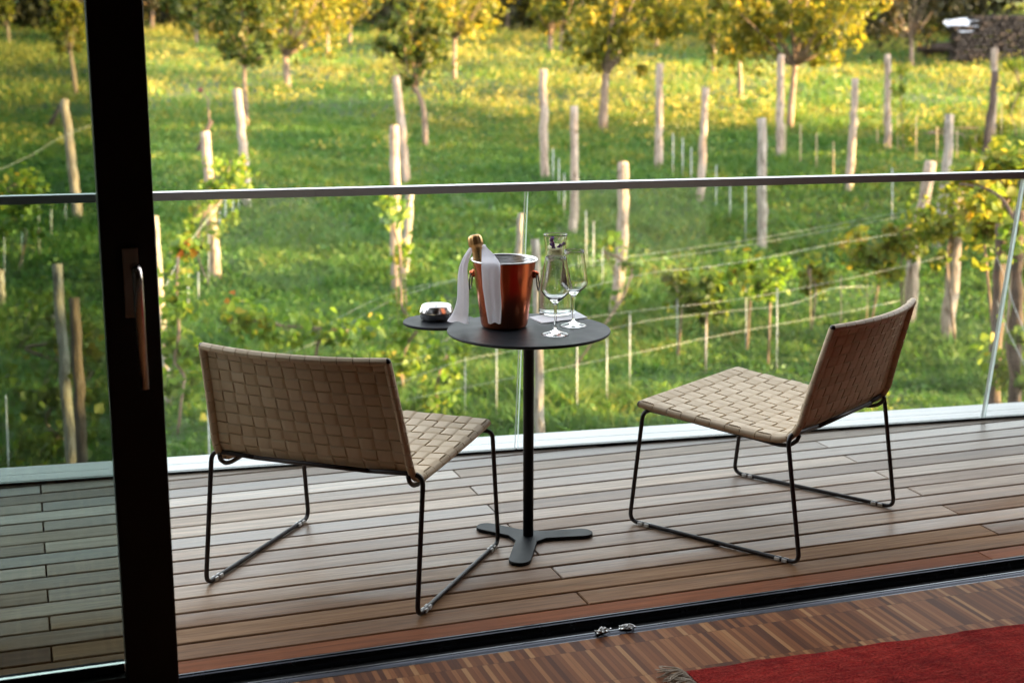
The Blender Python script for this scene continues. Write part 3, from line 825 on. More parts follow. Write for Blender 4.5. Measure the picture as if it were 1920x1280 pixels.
# little dark imprint on the foil neck and cap
im=MB()
view=(EYE-pin); vl=bt.rotation_quaternion.to_matrix().inverted() @ view
av=math.atan2(vl.y,vl.x)
for k in range(6):
    z=.1555+k*.0046; rr_=np.interp(z,[.1495,.160,.178,.1905],[.0176,.0165,.0150,.0142])+.0004
    for (da,w,hh) in ((.05,.16,.0007),(.05,.05,.0026)) if k%2 else ((.0,.06,.0026),(.12,.05,.0026)):
        g=[[(rr_*math.cos(av+da+t*w),rr_*math.sin(av+da+t*w),z+s*hh) for t in (-1,-.3,.3,1)] for s in (-.5,.5)]
        im.sheet(g)
im.build('imprint',simple('dark_print',(.03,.02,.02),.6),fob)
MB().lathe([(0,.22685),(.006,.2268),(.0085,.2266),(.0085,.2262),(0,.2263)],20).build('cap_badge',simple('violet_badge',(.16,.10,.22),.4),bt)
# linen napkin slung round the bottle neck
rowsN=[ # (left px, right px, y px, depth offset)
 (838,877.5,604,-.015),(841,877.8,599,-.022),(847,878,591,-.028),(852,878.6,580,-.026),(856.5,879.3,562,-.022),(857.5,879.2,545,-.018),(858,878,525,-.014),(859.5,876.5,508,-.010),(863,878,494,-.006),(869,882,481,.002),(876,887,470,.008),(882,893,462,.016),
 (887,899,459,.026),(893,906,458,.028),(899,911,459,.024),
 (903.2,911,461,.008),(903,916,467,-.012),(903,922.5,473,-.030),(903,930,482,-.055),(902.8,937,493,-.098),(902.6,938.2,503,-.108),(903.5,938.0,520,-.104),(905,938.2,540,-.100),(908,939.5,560,-.098),(911,940.2,580,-.097),(914,939.4,597,-.095),(915.3,938.8,606,-.093)]
g=[]
for k,(a,b,y,dd) in enumerate(rowsN):
    row=[]
    for i in range(15):
        t=i/14; fold=.0030*math.sin(t*math.pi*2.1+k*.12)+.0007*math.sin(t*math.pi*5+k*.5)
        edge=-.0025 if i in (0,14) else 0
        yy=y+(4.0*(t-.5) if k<4 else 0)+ (1.5*math.sin(t*9) if k in (0,26) else 0)
        row.append(atdepth(a+(b-a)*t,yy,tD+dd+fold+edge))
    g.append(row)
# refine the rows smoothly
fine=[]
for k in range(len(g)-1):
    p0=g[max(0,k-1)];p1=g[k];p2=g[k+1];p3=g[min(len(g)-1,k+2)]
    for t in (0,.34,.67):
        fine.append([.5*((2*b)+(c-a)*t+(2*a-5*b+4*c-d)*t*t+(-a+3*b-3*c+d)*t**3) for a,b,c,d in zip(p0,p1,p2,p3)])
fine.append(g[-1])
bk_dir=FW*.0022
m=MB(); m.slab(fine,[[p+bk_dir for p in r] for r in fine],True)
o=m.build('linen_napkin',M['cloth']); tag(o,'white linen napkin slung around the champagne bottle neck','napkin')

# carafe of water
CF=onz(1040.5,589.5,TZT); 
npz=TZT+.0012
pn=[onz(*q,TZT) for q in ((992.5,595.5),(1016.5,607),(1101,596.5),(1077,583.5))]
m=MB(); m.prism([(p.x,p.y) for p in pn],TZT+.0004,TZT+.0014); m.prism([(p.x+.001,p.y+.001) for p in pn],TZT+.0016,TZT+.0026)
tag(m.build('paper_napkin',M['paper']),'folded white paper napkin lying under the water carafe','paper napkin')
cz=TZT+.003
cf=empty('water_carafe',(CF.x,CF.y,cz)); tag(cf,'clear glass carafe of sparkling water with lavender and lemon','carafe')
outer=[(0,0),(.043,0),(.0465,.002),(.0478,.008),(.0478,.066),(.0470,.078),(.0435,.098),(.0365,.130),(.0315,.152),(.0290,.168),(.0287,.178),(.0300,.196),(.0320,.214),(.0335,.2245),(.0345,.2275),(.0342,.2300)]
inner=[(.0330,.2300),(.0318,.2250),(.0302,.214),(.0282,.196),(.0268,.178),(.0271,.168),(.0296,.152),(.0346,.130),(.0416,.098),(.0450,.078),(.0458,.066),(.0458,.013),(.0440,.010),(0,.009)]
MB().lathe(outer+inner,56).build('carafe_glass',M['glass'],cf)
wt=MB().lathe([(0,.0086),(.0444,.0096),(.0461,.0126),(.0461,.066),(.0453,.078),(.0419,.098),(.0349,.130),(.0299,.152),(.0285,.160),(0,.160)],56)
tag(wt.build('water',M['water'],None,(CF.x,CF.y,cz)),'still clear water filling the glass carafe','water')
bub=MB(); rb=random.Random(5)
for k in range(230):
    z=rb.uniform(.014,.160); rm_=np.interp(z,[.0136,.066,.098,.130,.168],[.0452,.0452,.041,.034,.0265])-.0009
    a=rb.uniform(0,6.283); r_=rb.uniform(.00035,.0008); c=(rm_*math.cos(a),rm_*math.sin(a),z)
    bub.lathe([(0,-r_),(r_*.87,-r_*.5),(r_*.87,r_*.5),(0,r_)],6,c)
ob=bub.build('bubbles',simple('air_bubbles',(.9,.9,.9),.1),None,(CF.x,CF.y,cz)); tag(ob,'tiny pale bubbles clinging inside the water carafe','bubbles',kind='stuff')
# lavender sprigs and lemon in the neck
lemon=simple('lemon_flesh',(.78,.76,.42),.5); herb=simple('herb_green',(.10,.15,.06),.6); lav=simple('lavender_bloom',(.13,.06,.24),.7)
m=MB()
for k,(tilt,h) in enumerate(((.55,.170),(.30,.184))):
    b0=len(m.v); m.lathe([(0,0),(.020,0),(.022,.001),(.022,.004),(.020,.005),(0,.005)],24)
    mt=Matrix.Translation((0,.001*k,h+.006))@Matrix.Rotation(tilt,4,'X')@Matrix.Rotation(.2-tilt,4,'Y')
    m.v[b0:]=[tuple(mt@Vector(v)) for v in m.v[b0:]]
tag(m.build('lemon_slice',lemon,None,(CF.x,CF.y,cz)),'pale lemon slices floating in the carafe neck','lemon')
def sprig(base,tip,label,seed):
    r=random.Random(seed); e=empty('lavender_sprig',(CF.x,CF.y,cz)); tag(e,label,'lavender','lavender sprigs in the carafe')
    a,b=Vector(base),Vector(tip); MB().tube([a,a.lerp(b,.5)+Vector((.001,0,0)),b],.0008,6).build('stem',herb,e)
    f=MB()
    for k in range(26):
        t=r.uniform(.55,1.02); c=a.lerp(b,t)+Vector((r.gauss(0,.0022),r.gauss(0,.0022),r.gauss(0,.001))); q=r.uniform(.0026,.0044)
        f.lathe([(0,-q),(q*.8,-q*.4),(q*.8,q*.5),(0,q*1.2)],6,c)
    f.build('flower_head',lav,e)
sprig((.004,0,.150),(-.015,-.010,.220),'upright purple lavender sprig at the left inside the carafe neck',1)
sprig((-.010,.004,.178),(.019,-.014,.204),'purple lavender sprig bent to the right inside the carafe neck',2)
hb=MB(); rb=random.Random(9)
for k in range(60):
    a=Vector((rb.uniform(-.018,.018),rb.uniform(-.018,.018),rb.uniform(.128,.192))); d=Vector((rb.gauss(0,1),rb.gauss(0,1),rb.gauss(0,.8))).normalized()*.008
    if (a.x**2+a.y**2)**.5>.019: continue
    hb.tube([a,a+d*.5,a+d],[.0006,.0012,.0003],5)
tag(hb.build('rosemary_sprig',herb,None,(CF.x,CF.y,cz)),'green herb needles in the neck of the carafe','herb')

def wine_glass(px,label):
    p=onz(*px,TZT); e=empty('wine_glass',(p.x,p.y,TZT+.0006)); tag(e,label,'wine glass','empty stemmed wine glasses on the table')
    MB().lathe([(0,0),(.035,0),(.0372,.0006),(.0372,.0014),(.030,.0034),(.018,.0062),(.0085,.0098),(.0050,.0135),(0,.0135)],56).build('foot',M['glass'],e)
    MB().lathe([(0,.0136),(.0046,.0138),(.0037,.022),(.0033,.045),(.0034,.066),(.0042,.078),(.0062,.0848),(0,.0848)],24).build('stem',M['glass'],e)
    MB().lathe([(0,.0850),(.0064,.0850),(.0120,.0905),(.0250,.1015),(.0350,.1120),(.0384,.1190),(.0386,.1245),(.0372,.1370),(.0330,.1690),(.0290,.2000),(.0275,.2105),(.0271,.2110),(.0267,.2105),(.0282,.2000),(.0322,.1690),(.0364,.1370),(.0377,.1250),(.0374,.1200),(.0340,.1135),(.0240,.1035),(.0110,.0945),(0,.0925)],56).build('bowl',M['glass'],e)
wine_glass((1041,627),'empty stemmed wine glass nearest the table edge, in front of the carafe')
wine_glass((1075,610.5),'empty stemmed wine glass standing right of the carafe, behind the other glass')

# ashtray
AS=onz(818.5,598.5,.5905); ash=empty('ashtray',(AS.x,AS.y,.5906)); tag(ash,'round brushed steel ashtray on the small swivel tray','ashtray')
K=.94
MB().lathe([(0,0),(.044*K,0),(.0475*K,.002),(.0495*K,.0065),(.050*K,.0068),(.050*K,.0180),(.0505*K,.0190)],56).build('bowl',M['steel'],ash)
MB().lathe([(.0505*K,.0192),(.0535*K,.0200),(.0538*K,.0225),(.0525*K,.0265),(.0465*K,.0405),(.0440*K,.0432),(.0405*K,.0440),(.0330*K,.0415),(.0150*K,.0375),(.0090*K,.0370),(.0085*K,.030)],56).build('lid',M['steel'],ash)

# rug
rg=empty('rug',(1.327,2.664,0)); tag(rg,'deep red wool rug with cream fringe on the parquet','rug')
m=MB(); a=Vector((0,0,0)); u=Vector((.9995,-.032,0)); v=Vector((-.032,-.9995,0))
top=[];bot=[]
for j in range(30):
    rt=[];rbm=[]
    for i in range(90):
        s=3.2*i/89; t=1.9*j/29; e=min(i,89-i,j,29-j)
        p=u*s+v*t+ (v*.003*math.sin(s*23)+v*.002*math.sin(s*57+1) if j==0 else Vector((0,0,0)))+(u*.003*math.sin(t*31) if i==0 else Vector((0,0,0)))
        rt.append(p+Vector((0,0,(.011+.0012*math.sin(s*7+t*5)+random.uniform(-.0006,.0006)) if e>0 else .007))); rbm.append(p+Vector((0,0,.001)))
    top.append(rt);bot.append(rbm)
m.slab(top,bot,True).build('pile',M['rug'],rg)
m=MB(); rb=random.Random(3)
for k in range(150):
    t=.006+rb.random()**1.6*.9; s0=u*-.001+v*t+Vector((0,0,.006)); ln=rb.uniform(.045,.075)
    dr=(-u*rb.uniform(.7,1)+(-v)*rb.uniform(-.25,.55)).normalized(); pts=[s0]; curl=rb.uniform(-.9,.9)
    for q in range(1,7):
        dr=(dr+Vector((-dr.y,dr.x,0))*curl*.18).normalized()
        pts.append(pts[-1]+dr*ln/6+Vector((0,0,(.004 if q<3 else -.0026)*rb.uniform(.3,1.4))))
    for p in pts: p.z=max(p.z,.002)
    m.tube(pts,[.0016,.0018,.0017,.0016,.0015,.0018,.0008],5)
m.build('fringe',M['fringe'],rg)

# ================================================================== VINEYARD
def post(pts, wpx, mat, label, dist=None, name='wooden_post', zb=None):
    """pts: photo points from the top down to the foot; the foot stands on the meadow"""
    if dist is None:
        base=onland(*pts[-1]); t=depth(base)
    else:
        t=dist
        x,y=pts[-1]
    P=[atdepth(x,y,t) for x,y in pts]
    if dist is not None:
        b=P[-1]; gz=tz(b.x,b.y); d=(P[-1]-P[-2]); 
        if b.z>gz: P.append(b+d*((b.z-gz)/max(.05,-d.z)))
    top=P[0]; base=P[-1]; r0=wpx*t/F_PX/2*.92
    o0=Vector((base.x,base.y,tz(base.x,base.y)))
    Q=[p-o0 for p in P]; 
    Q[-1]=Q[-1]+ (Q[-1]-Q[-2]).normalized()*.15
    # subdivide and roughen
    fine=[];rs=[]; tot=sum((b-a).length for a,b in zip(Q[:-1],Q[1:])); n=14; r=random.Random(int(pts[0][0]*7+pts[0][1]))
    acc=0; segs=list(zip(Q[:-1],Q[1:])); 
    for k in range(n+1):
        want=tot*k/n; a=0
        for p,q in segs:
            l=(q-p).length
            if want<=a+l+1e-6: fine.append(p+(q-p)*((want-a)/l)); break
            a+=l
    fine=[p+Vector((r.gauss(0,r0*.10),r.gauss(0,r0*.10),0)) for p in fine]
    rs=[r0*(.92+.16*k/n)*r.uniform(.93,1.07) for k in range(n+1)]
    m=MB(); m.tube(fine,rs,12)
    for i,v in enumerate(m.v):
        w=Vector(v); w.x+=r.gauss(0,r0*.035); w.y+=r.gauss(0,r0*.035); m.v[i]=tuple(w)
    o=m.build(name,mat,None,o0)
    tag(o,label,'post','wooden vineyard posts'); return o
pp,pg,pd_=M['post_pale'],M['post_grey'],M['post_dark']
post([(120,187),(134,300),(148,418)],19,pp,'pale leaning post seen through the sliding door glass, crossed by the handrail')
post([(385,247),(394,370),(405,520)],21,pp,'pale post with vine leaves straight above the left chair backrest')
post([(445,167),(456,280),(465,387)],18,pg,'tall grey post leaning right, just left of the railing middle, beside the small green tree')
post([(290,405),(300,560),(316,760)],17,pg,'slim grey post half hidden at the right edge of the black door stile')
post([(107.5,495),(118,660),(132,866)],22,pg,'split grey post with a knot hole, left of a pair behind the door glass',dist=10.6)
post([(138,558),(146,700),(154,866)],23,pd_,'short dark grey post, right of a pair behind the door glass',dist=10.3)
post([(0,505),(3,575)],15,pg,'grey post cut by the left border behind the door glass')
post([(742,143),(752,230),(762,350)],17,pp,'tall pale post leaning right, above and behind a shorter pale post, left of the bottle')
post([(739,235),(741,380),(743,548)],21,pp,'upright pale post left of the champagne bottle, standing before a taller leaning one')
post([(770,352),(764,430),(756,530)],19,pg,'brown grey crooked post rising to the handrail left of the champagne bottle')
post([(1018,130),(1020,230),(1021,337)],17,pp,'tall pale post whose foot touches the handrail, above the carafe')
post([(1077,199),(1077,320),(1075,440)],17.5,pp,'pale post crossing the handrail above the two wine glasses')
post([(1236.7,119),(1236,220),(1235,315)],16,pp,'tall pale straight post standing alone right of the trunk of the golden tree')
post([(1167,305),(1169,400),(1165,500),(1150,598)],24,pp,'curved pale post with orange side, foot just above the table edge')
post([(977,400),(974,440),(971,490)],15,pg,'thin grey post just left of the middle glass joint',dist=17.5)
post([(1003,448),(1008,620),(1012,806)],20,pg,'near grey post partly behind the table column',dist=12.3)
post([(1323,165),(1318,270),(1313,377)],16,pp,'pale post leaning right, left of the grey post above the right chair seat')
post([(1428,222),(1429,350),(1430,475)],19,pg,'dark grey straight post above the middle of the right chair seat')
post([(1464,103),(1463,200),(1463,297)],15.5,pp,'tall pale grey post touching the lit trunk of the big yellow tree')
post([(1605,147),(1599,250),(1591,360)],16,pp,'pale knotted post leaning right, above the right chair backrest')
post([(1664,102),(1664,200),(1665,282)],14,pp,'pale cream straight post standing alone right of the big yellow tree')
post([(1780,215),(1776,300),(1766,390),(1757,470)],20,pg,'gnarled grey post behind the leaning pale pair at the right')
post([(1865,90),(1863,180),(1860,267)],14,pp,'cream post behind the dark red brown curved post at the far right')
post([(1867,135),(1858,210),(1847,293)],15,pd_,'dark red brown curved post near the firewood stack')
post([(1745,303),(1728,400),(1712,500),(1704,608)],25,pp,'leaning pale post right above the right chair backrest, feet in the grass')
post([(1800,335),(1787,480),(1776,646)],29,pp,'thick pale post with orange lit side among yellowing vine leaves')
post([(1878,419),(1871,590),(1863,752)],25,pd_,'dark brown near post beside the right glass joint',dist=12.0)

def stake(x,y0,y1,mat,label,grp,dist=None):
    b=onland(x,y1) if dist is None else atdepth(x,y1,dist)
    t=depth(b)
    if dist is not None: b=Vector((b.x,b.y,tz(b.x,b.y)))
    b.z=tz(b.x,b.y)
    h=(y1-y0)*t/F_PX*1.03 if dist is None else None
    top=atdepth(x,y0,t)
    L_=top-b
    m=MB(); r=max(.006,.0022*t/6)*.9
    m.tube([L_,L_*.5,Vector((0,0,-.1))],[r,r,r],8)
    o=m.build('vine_stake',mat,None,b); tag(o,label,'stake',grp); return o
SA=M['stake'];SB=M['stake_wood']
g1='thin stakes on the upper slope at the right'
for x,a,b in ((1262,250,330),(1280,258,335),(1296,276,360),(1343,310,400),(1369,345,420),(1398,345,455)):
    stake(x,a,b,SA,'thin grey stake by the handrail between the lone pale post and the dark grey post',g1)
for x,a,b in ((1473,233,303),(1501,233,317),(1531,250,325),(1563,265,348)):
    stake(x,a,b,SB,'thin lit cane in the row between the big yellow tree and the right knotted post',g1)
for x,a,b in ((1645,243,280),(1684,213,287),(1718,218,297),(1757,237,300),(1795,243,303),(1830,253,293)):
    stake(x,a,b,SB,'thin cane on the sunny slope between the cream post and the dark red post',g1)
for x,a,b in ((1878,193,270),(1917,207,263)):
    stake(x,a,b,SB,'thin bright cane at the far right edge below the firewood stack',g1)
stake(1673,315,425,SA,'single thin grey stake crossing the handrail above the right chair backrest',g1)
g2='thin metal stakes of the near trellis row'
for x,a,b in ((1270,560,680),(1324,605,698),(1399,523,670),(1457,540,700)):
    stake(x,a,b,SA,'thin grey stake of the near vine row behind the right chair seat',g2)
for x,a,b in ((1520,503,630),(1577,517,640),(1626,487,630),(1696,503,640)):
    stake(x,a,b,SB,'thin lit cane of the near vine row behind the right chair backrest',g2)
for x,a,b in ((872,642,790),(931,648,790),(1082,645,785),(1138,633,765),(1181,590,735)):
    stake(x,a,b,SA,'thin grey stake of the near vine row below the tabletop level',g2)
for x,a,b in ((1099,395,505),(1113,415,515),(1130,445,550)):
    stake(x,a,b,SA,'thin grey stake right of the wine glasses and left of the curved pale post',g2)
for x,a,b in ((1037,278,345),(1048,297,395),(1058,325,410)):
    stake(x,a,b,SA,'thin grey stake right beside the foot of the tall pale post above the carafe',g2)
g3='thin stakes at the left'
for x,a,b in ((8,445,545),(41,392,508),(73,385,480),(96,372,452),(123,370,425)):
    stake(x,a,b,SA,'thin grey stake seen through the sliding door glass',g3)
for x,a,b in ((353,506,588),(372,510,572),(391,440,536),(412,397,432),(423,365,425),(437,340,415),(448,317,398)):
    stake(x,a,b,SA,'thin grey stake near the leafy post left of the railing middle',g3)
stake(11,740,900,SA,'near grey stake at the left border above the ledge',g3,dist=9.8)
stake(390,735,900,SA,'near grey stake at the left edge of the left chair backrest',g3,dist=9.8)

# trellis wires of the near row: sagging steel wires at several heights
def wire(pts,ts,label,r=.0016,twist=0):
    P=[atdepth(x,y,t) for (x,y),t in zip(pts,ts)]
    Q=[P[0]]+P+[P[-1]]; out=[]
    for i in range(1,len(Q)-2):
        for k in range(8):
            t=k/8; a,b,c,d=Q[i-1],Q[i],Q[i+1],Q[i+2]
            out.append(.5*((2*b)+(c-a)*t+(2*a-5*b+4*c-d)*t*t+(-a+3*b-3*c+d)*t**3))
    out.append(P[-1]); o0=out[0]
    m=MB(); m.tube([p-o0 for p in out],r,6); o=m.build('trellis_wire',M['wire'],None,o0)
    return tag(o,label,'wire','trellis wires of the near vine row')
rt=lambda a,b,n:[a+(b-a)*k/(n-1) for k in range(n)]
wire([(330,700),(560,655),(741,560),(900,517),(1100,492),(1200,478),(1444,443),(1720,392)],rt(13,15.5,8),'uppermost sagging trellis wire, running behind the bottle and over the right chair')
wire([(560,640),(741,548),(1000,505),(1200,490),(1444,452),(1700,404)],rt(13.4,15.7,6),'second trellis wire close under the uppermost one')
wire([(780,660),(1000,570),(1200,515),(1330,500),(1444,481),(1560,458),(1688,437)],rt(13,15.2,7),'trellis wire passing behind the curved pale post foot')
wire([(420,760),(741,684),(870,642),(1000,610),(1200,582),(1330,568),(1444,551),(1600,520),(1769,482)],rt(12.6,15,9),'bright sagging trellis wire at the height of the right chair top')
wire([(741,720),(866,676),(1000,650),(1200,604),(1322,588),(1480,570),(1560,541),(1640,537)],rt(12.4,14.4,8),'trellis wire dipping behind the right chair backrest')
wire([(760,750),(1000,700),(1200,660),(1322,634),(1460,608),(1600,582),(1688,563)],rt(12.2,14.2,7),'lowest trellis wire just above the right chair seat')
wire([(300,560),(345,470),(400,398),(450,330)],[13.5,15,17,19],'thin wire rising steeply right of the black door stile',.0025)
wire([(0,318),(60,290),(120,255),(200,225)],[19,20,21,22],'thin wire on the slope left of the black door stile',.003)
wire([(1868,480),(1885,520),(1902,575),(1930,640)],[12,11.6,11.2,10.7],'wire running down right of the dark near post beside the glass joint',.0025)
wire([(1868,560),(1890,620),(1930,700)],[12,11.4,10.7],'lower slack wire behind the right glass joint',.0025)

# ---- leaves
def leaf_cards(n, centers, radii, size, droop=.3, lobes=True, seed=0, flat=.0):
    """separate pointed leaf faces scattered round clump centres"""
    r=np.random.default_rng(seed); C=np.asarray(centers,float); Rr=np.asarray(radii,float)
    k=r.integers(0,len(C),n); v=r.normal(0,1,(n,3)); v/=np.linalg.norm(v,axis=1)[:,None]
    rad=r.random(n)**.45
    P=C[k]+v*(Rr[k][:,None] if Rr.ndim==1 else Rr[k])*rad[:,None]
    nrm=v*.6+r.normal(0,.6,(n,3)); nrm[:,2]+=.35; nrm/=np.linalg.norm(nrm,axis=1)[:,None]
    t=r.normal(0,1,(n,3)); t[:,2]-=droop; t-=nrm*(t*nrm).sum(1)[:,None]; t/=np.linalg.norm(t,axis=1)[:,None]
    b=np.cross(nrm,t); s=size*(.6+.8*r.random(n))[:,None]
    f=.18*s
    if lobes:
        pts=[-t*.5*s, -t*.15*s+b*.52*s+nrm*f, t*.18*s+b*.34*s+nrm*f, t*.62*s, t*.18*s-b*.34*s+nrm*f, -t*.15*s-b*.52*s+nrm*f]
        V=np.stack([P+q for q in pts],1); F=np.concatenate([np.arange(n)[:,None]*6+np.array([0,1,2,3]),np.arange(n)[:,None]*6+np.array([0,3,4,5])],1)
        return V.reshape(-1,3),F.ravel(),np.full(2*n,4)
    pts=[-t*.5*s, b*.32*s+nrm*f, t*.55*s, -b*.32*s+nrm*f]
    V=np.stack([P+q for q in pts],1); F=(np.arange(n)[:,None]*4+np.array([0,1,2,3]))
    return V.reshape(-1,3),F.ravel(),np.full(n,4)

def vine(px, n, mat, label, dist=None, size=.07, seed=1, name='grapevine', stem=True):
    """px: photo points (x,y,rx,ry) of leaf clumps along the plant; first entry is the foot (x,y)"""
    fx,fy=px[0]
    if dist is None: b=onland(fx,fy); t=depth(b)
    else:
        t=dist; b=atdepth(fx,fy,t)
    b.z=tz(b.x,b.y)
    r=random.Random(seed); cs=[];rr=[]; mpx=t/F_PX
    for x,y,rx,ry in px[1:]:
        c=atdepth(x,y,t+r.uniform(-.25,.25))-b
        k=max(2,int(rx*ry/150))
        for _ in range(k):
            o=RT*r.uniform(-1,1)*rx*mpx+Vector((0,0,1))*r.uniform(-1,1)*ry*mpx*1.15+FW*r.uniform(-.18,.18)
            cs.append(c+o); q=r.uniform(.07,.24); rr.append(q)
    e=empty(name,b); tag(e,label,'grapevine','grapevines of the vineyard')
    V,F,L_=leaf_cards(int(n*1.3),[tuple(c) for c in cs],rr,size,.5,True,seed)
    raw_mesh('foliage',V,F,L_,mat,e)
    m=MB(); rd=random.Random(seed+50)
    spine=sorted([atdepth(x,y,t)-b for x,y,_,_ in px[1:]],key=lambda v:v.z)
    pts=[Vector((0,0,-.08))]+[Vector((p.x*.9,p.y*.9,p.z))+Vector((rd.gauss(0,.02),rd.gauss(0,.02),0)) for p in spine]
    m.tube(fillet(pts,.1,3),[.014]*len(fillet(pts,.1,3)),6)
    for k in range(6):
        a=rd.choice(cs); q=rd.choice(pts[1:]) ; mid=(a+q)/2+Vector((0,0,.03)); m.tube([q,mid,a],[.006,.005,.003],5)
    m.build('trunk',M['bark'],e); return e
lv,ly,lg=M['leaf_vine'],M['leaf_yellow'],M['leaf_vine_deep']
vine([(115,900),(95,590,55,40),(120,640,50,35),(150,690,40,40),(110,740,60,40),(70,790,50,50),(120,820,50,45),(60,850,50,40),(30,650,30,30),(180,700,20,50)],560,lg,'leafy vine climbing round the pair of grey posts behind the door glass',dist=10.95,seed=2)
vine([(30,520),(20,400,30,30),(50,372,35,22),(8,355,20,20),(30,345,28,18),(60,430,20,25)],420,lv,'pale leaved vine at the left border below the handrail level',seed=3)
vine([(330,790),(340,560,22,40),(330,480,25,30),(345,620,35,45),(320,680,25,50),(355,700,30,40),(340,740,25,30)],470,lv,'tall bushy vine right of the black door stile',dist=12.4,seed=4)
vine([(398,540),(380,395,28,30),(420,380,24,34),(365,440,24,22),(405,330,18,20),(440,300,14,38),(360,480,20,16)],620,lv,'bright green vine wound round the pale post above the left chair',seed=5)
vine([(760,720),(752,470,10,50),(735,400,14,20),(755,585,20,30),(770,640,25,30),(745,690,24,30),(790,610,18,18)],420,lv,'yellow green vine below the pale posts left of the champagne bottle',dist=13.6,seed=6,size=.07)
vine([(560,760),(520,610,60,18),(600,625,60,16),(450,600,50,22),(670,620,40,14)],300,lv,'low vine shoots spreading along the wire above the left chair backrest',dist=12.8,seed=7,size=.075)
vine([(820,790),(830,690,16,20),(820,730,20,22),(850,640,18,14)],200,lv,'small vine plant below the swivel tray',seed=8)
for k,(x,yb,y,h,n,mt,lb) in enumerate(((1270,680,540,28,150,lg,'young vine on the leftmost stake behind the right chair seat'),(1322,696,560,40,230,lg,'dark green young vine on the second stake behind the right chair seat'),(1399,670,510,34,210,lv,'pale green young vine on the third stake behind the right chair seat'),(1440,690,530,26,170,lv,'thin young vine left of the right chair backrest'),(1520,628,515,34,260,ly,'golden leaved young vine straight above the right chair seat rear'))):
    vine([(x,yb),(x,y-h*.5,20,h*.6),(x-6,y,24,h*.5),(x+8,y+h*.5,18,h*.5)],n,mt,lb,seed=20+k,size=.08)
vine([(1626,632),(1620,462,24,22),(1600,480,18,24),(1640,490,22,26),(1660,500,16,22)],330,ly,'orange yellow vine on the stake left of the leaning pale post',seed=30)
vine([(1694,640),(1700,430,34,14),(1740,420,40,16),(1690,480,26,28),(1720,455,20,20),(1665,450,20,14)],560,ly,'yellow green vine hanging across the leaning pale post',seed=31)
vine([(1795,660),(1800,350,22,22),(1815,400,30,30),(1790,430,34,16),(1770,480,14,14),(1840,420,20,26),(1755,410,40,12)],520,ly,'dense yellowing vine round the thick pale post',seed=32)
vine([(1885,760),(1870,330,48,24),(1900,360,34,26),(1860,400,34,30),(1845,440,22,24),(1905,310,30,20),(1815,330,30,16)],620,ly,'orange and yellow vine canopy crossing the right end of the handrail',dist=12.6,seed=33,size=.095)
vine([(1903,800),(1900,470,18,30),(1880,640,22,16),(1890,690,22,26),(1905,730,16,20)],260,lv,'green shoots low on the old vine at the right border',dist=11.6,seed=34)
vine([(1060,700),(1140,470,10,30),(1180,560,16,12),(1200,500,30,8)],120,lv,'few vine leaves right of the wine glasses on the wire',dist=14.5,seed=35)
vine([(1835,293),(1800,250,30,14),(1770,240,24,12),(1840,240,18,26),(1720,250,26,12)],360,ly,'low golden vine row on the slope behind the gnarled grey post',seed=36)
vine([(1905,265),(1905,130,10,22),(1915,165,10,18),(1890,215,22,20),(1905,245,20,14)],300,ly,'tall golden vine shoot near the right border below the firewood stack',seed=37)
vine([(1695,290),(1690,140,10,14),(1685,160,9,16),(1690,185,8,16)],120,ly,'slim golden vine right of the cream straight post',seed=38)
# old gnarled vine trunk and the dark branch at the right border
b=atdepth(1903,700,11.6); gz=tz(b.x,b.y)
m=MB(); P=[atdepth(x,y,11.6)-Vector((b.x,b.y,gz)) for x,y in ((1912,395),(1908,450),(1904,520),(1909,580),(1900,640),(1905,720))]+[Vector((0,0,-.1))]
m.tube(fillet(P,.2,3),[.05+.008*math.sin(k*1.7) for k in range(len(fillet(P,.2,3)))],9)
P2=[atdepth(x,y,tt)-Vector((b.x,b.y,gz)) for x,y,tt in ((1908,450,11.6),(1900,405,11.7),(1880,372,11.9),(1850,352,12.2),(1800,345,12.5))]
m.tube(fillet(P2,.2,3),[.018-.0006*k for k in range(len(fillet(P2,.2,3)))],8)
o=m.build('old_vine_trunk',M['post_dark'],None,Vector((b.x,b.y,gz))); tag(o,'gnarled dark old vine trunk with a crooked branch at the right border','vine trunk')

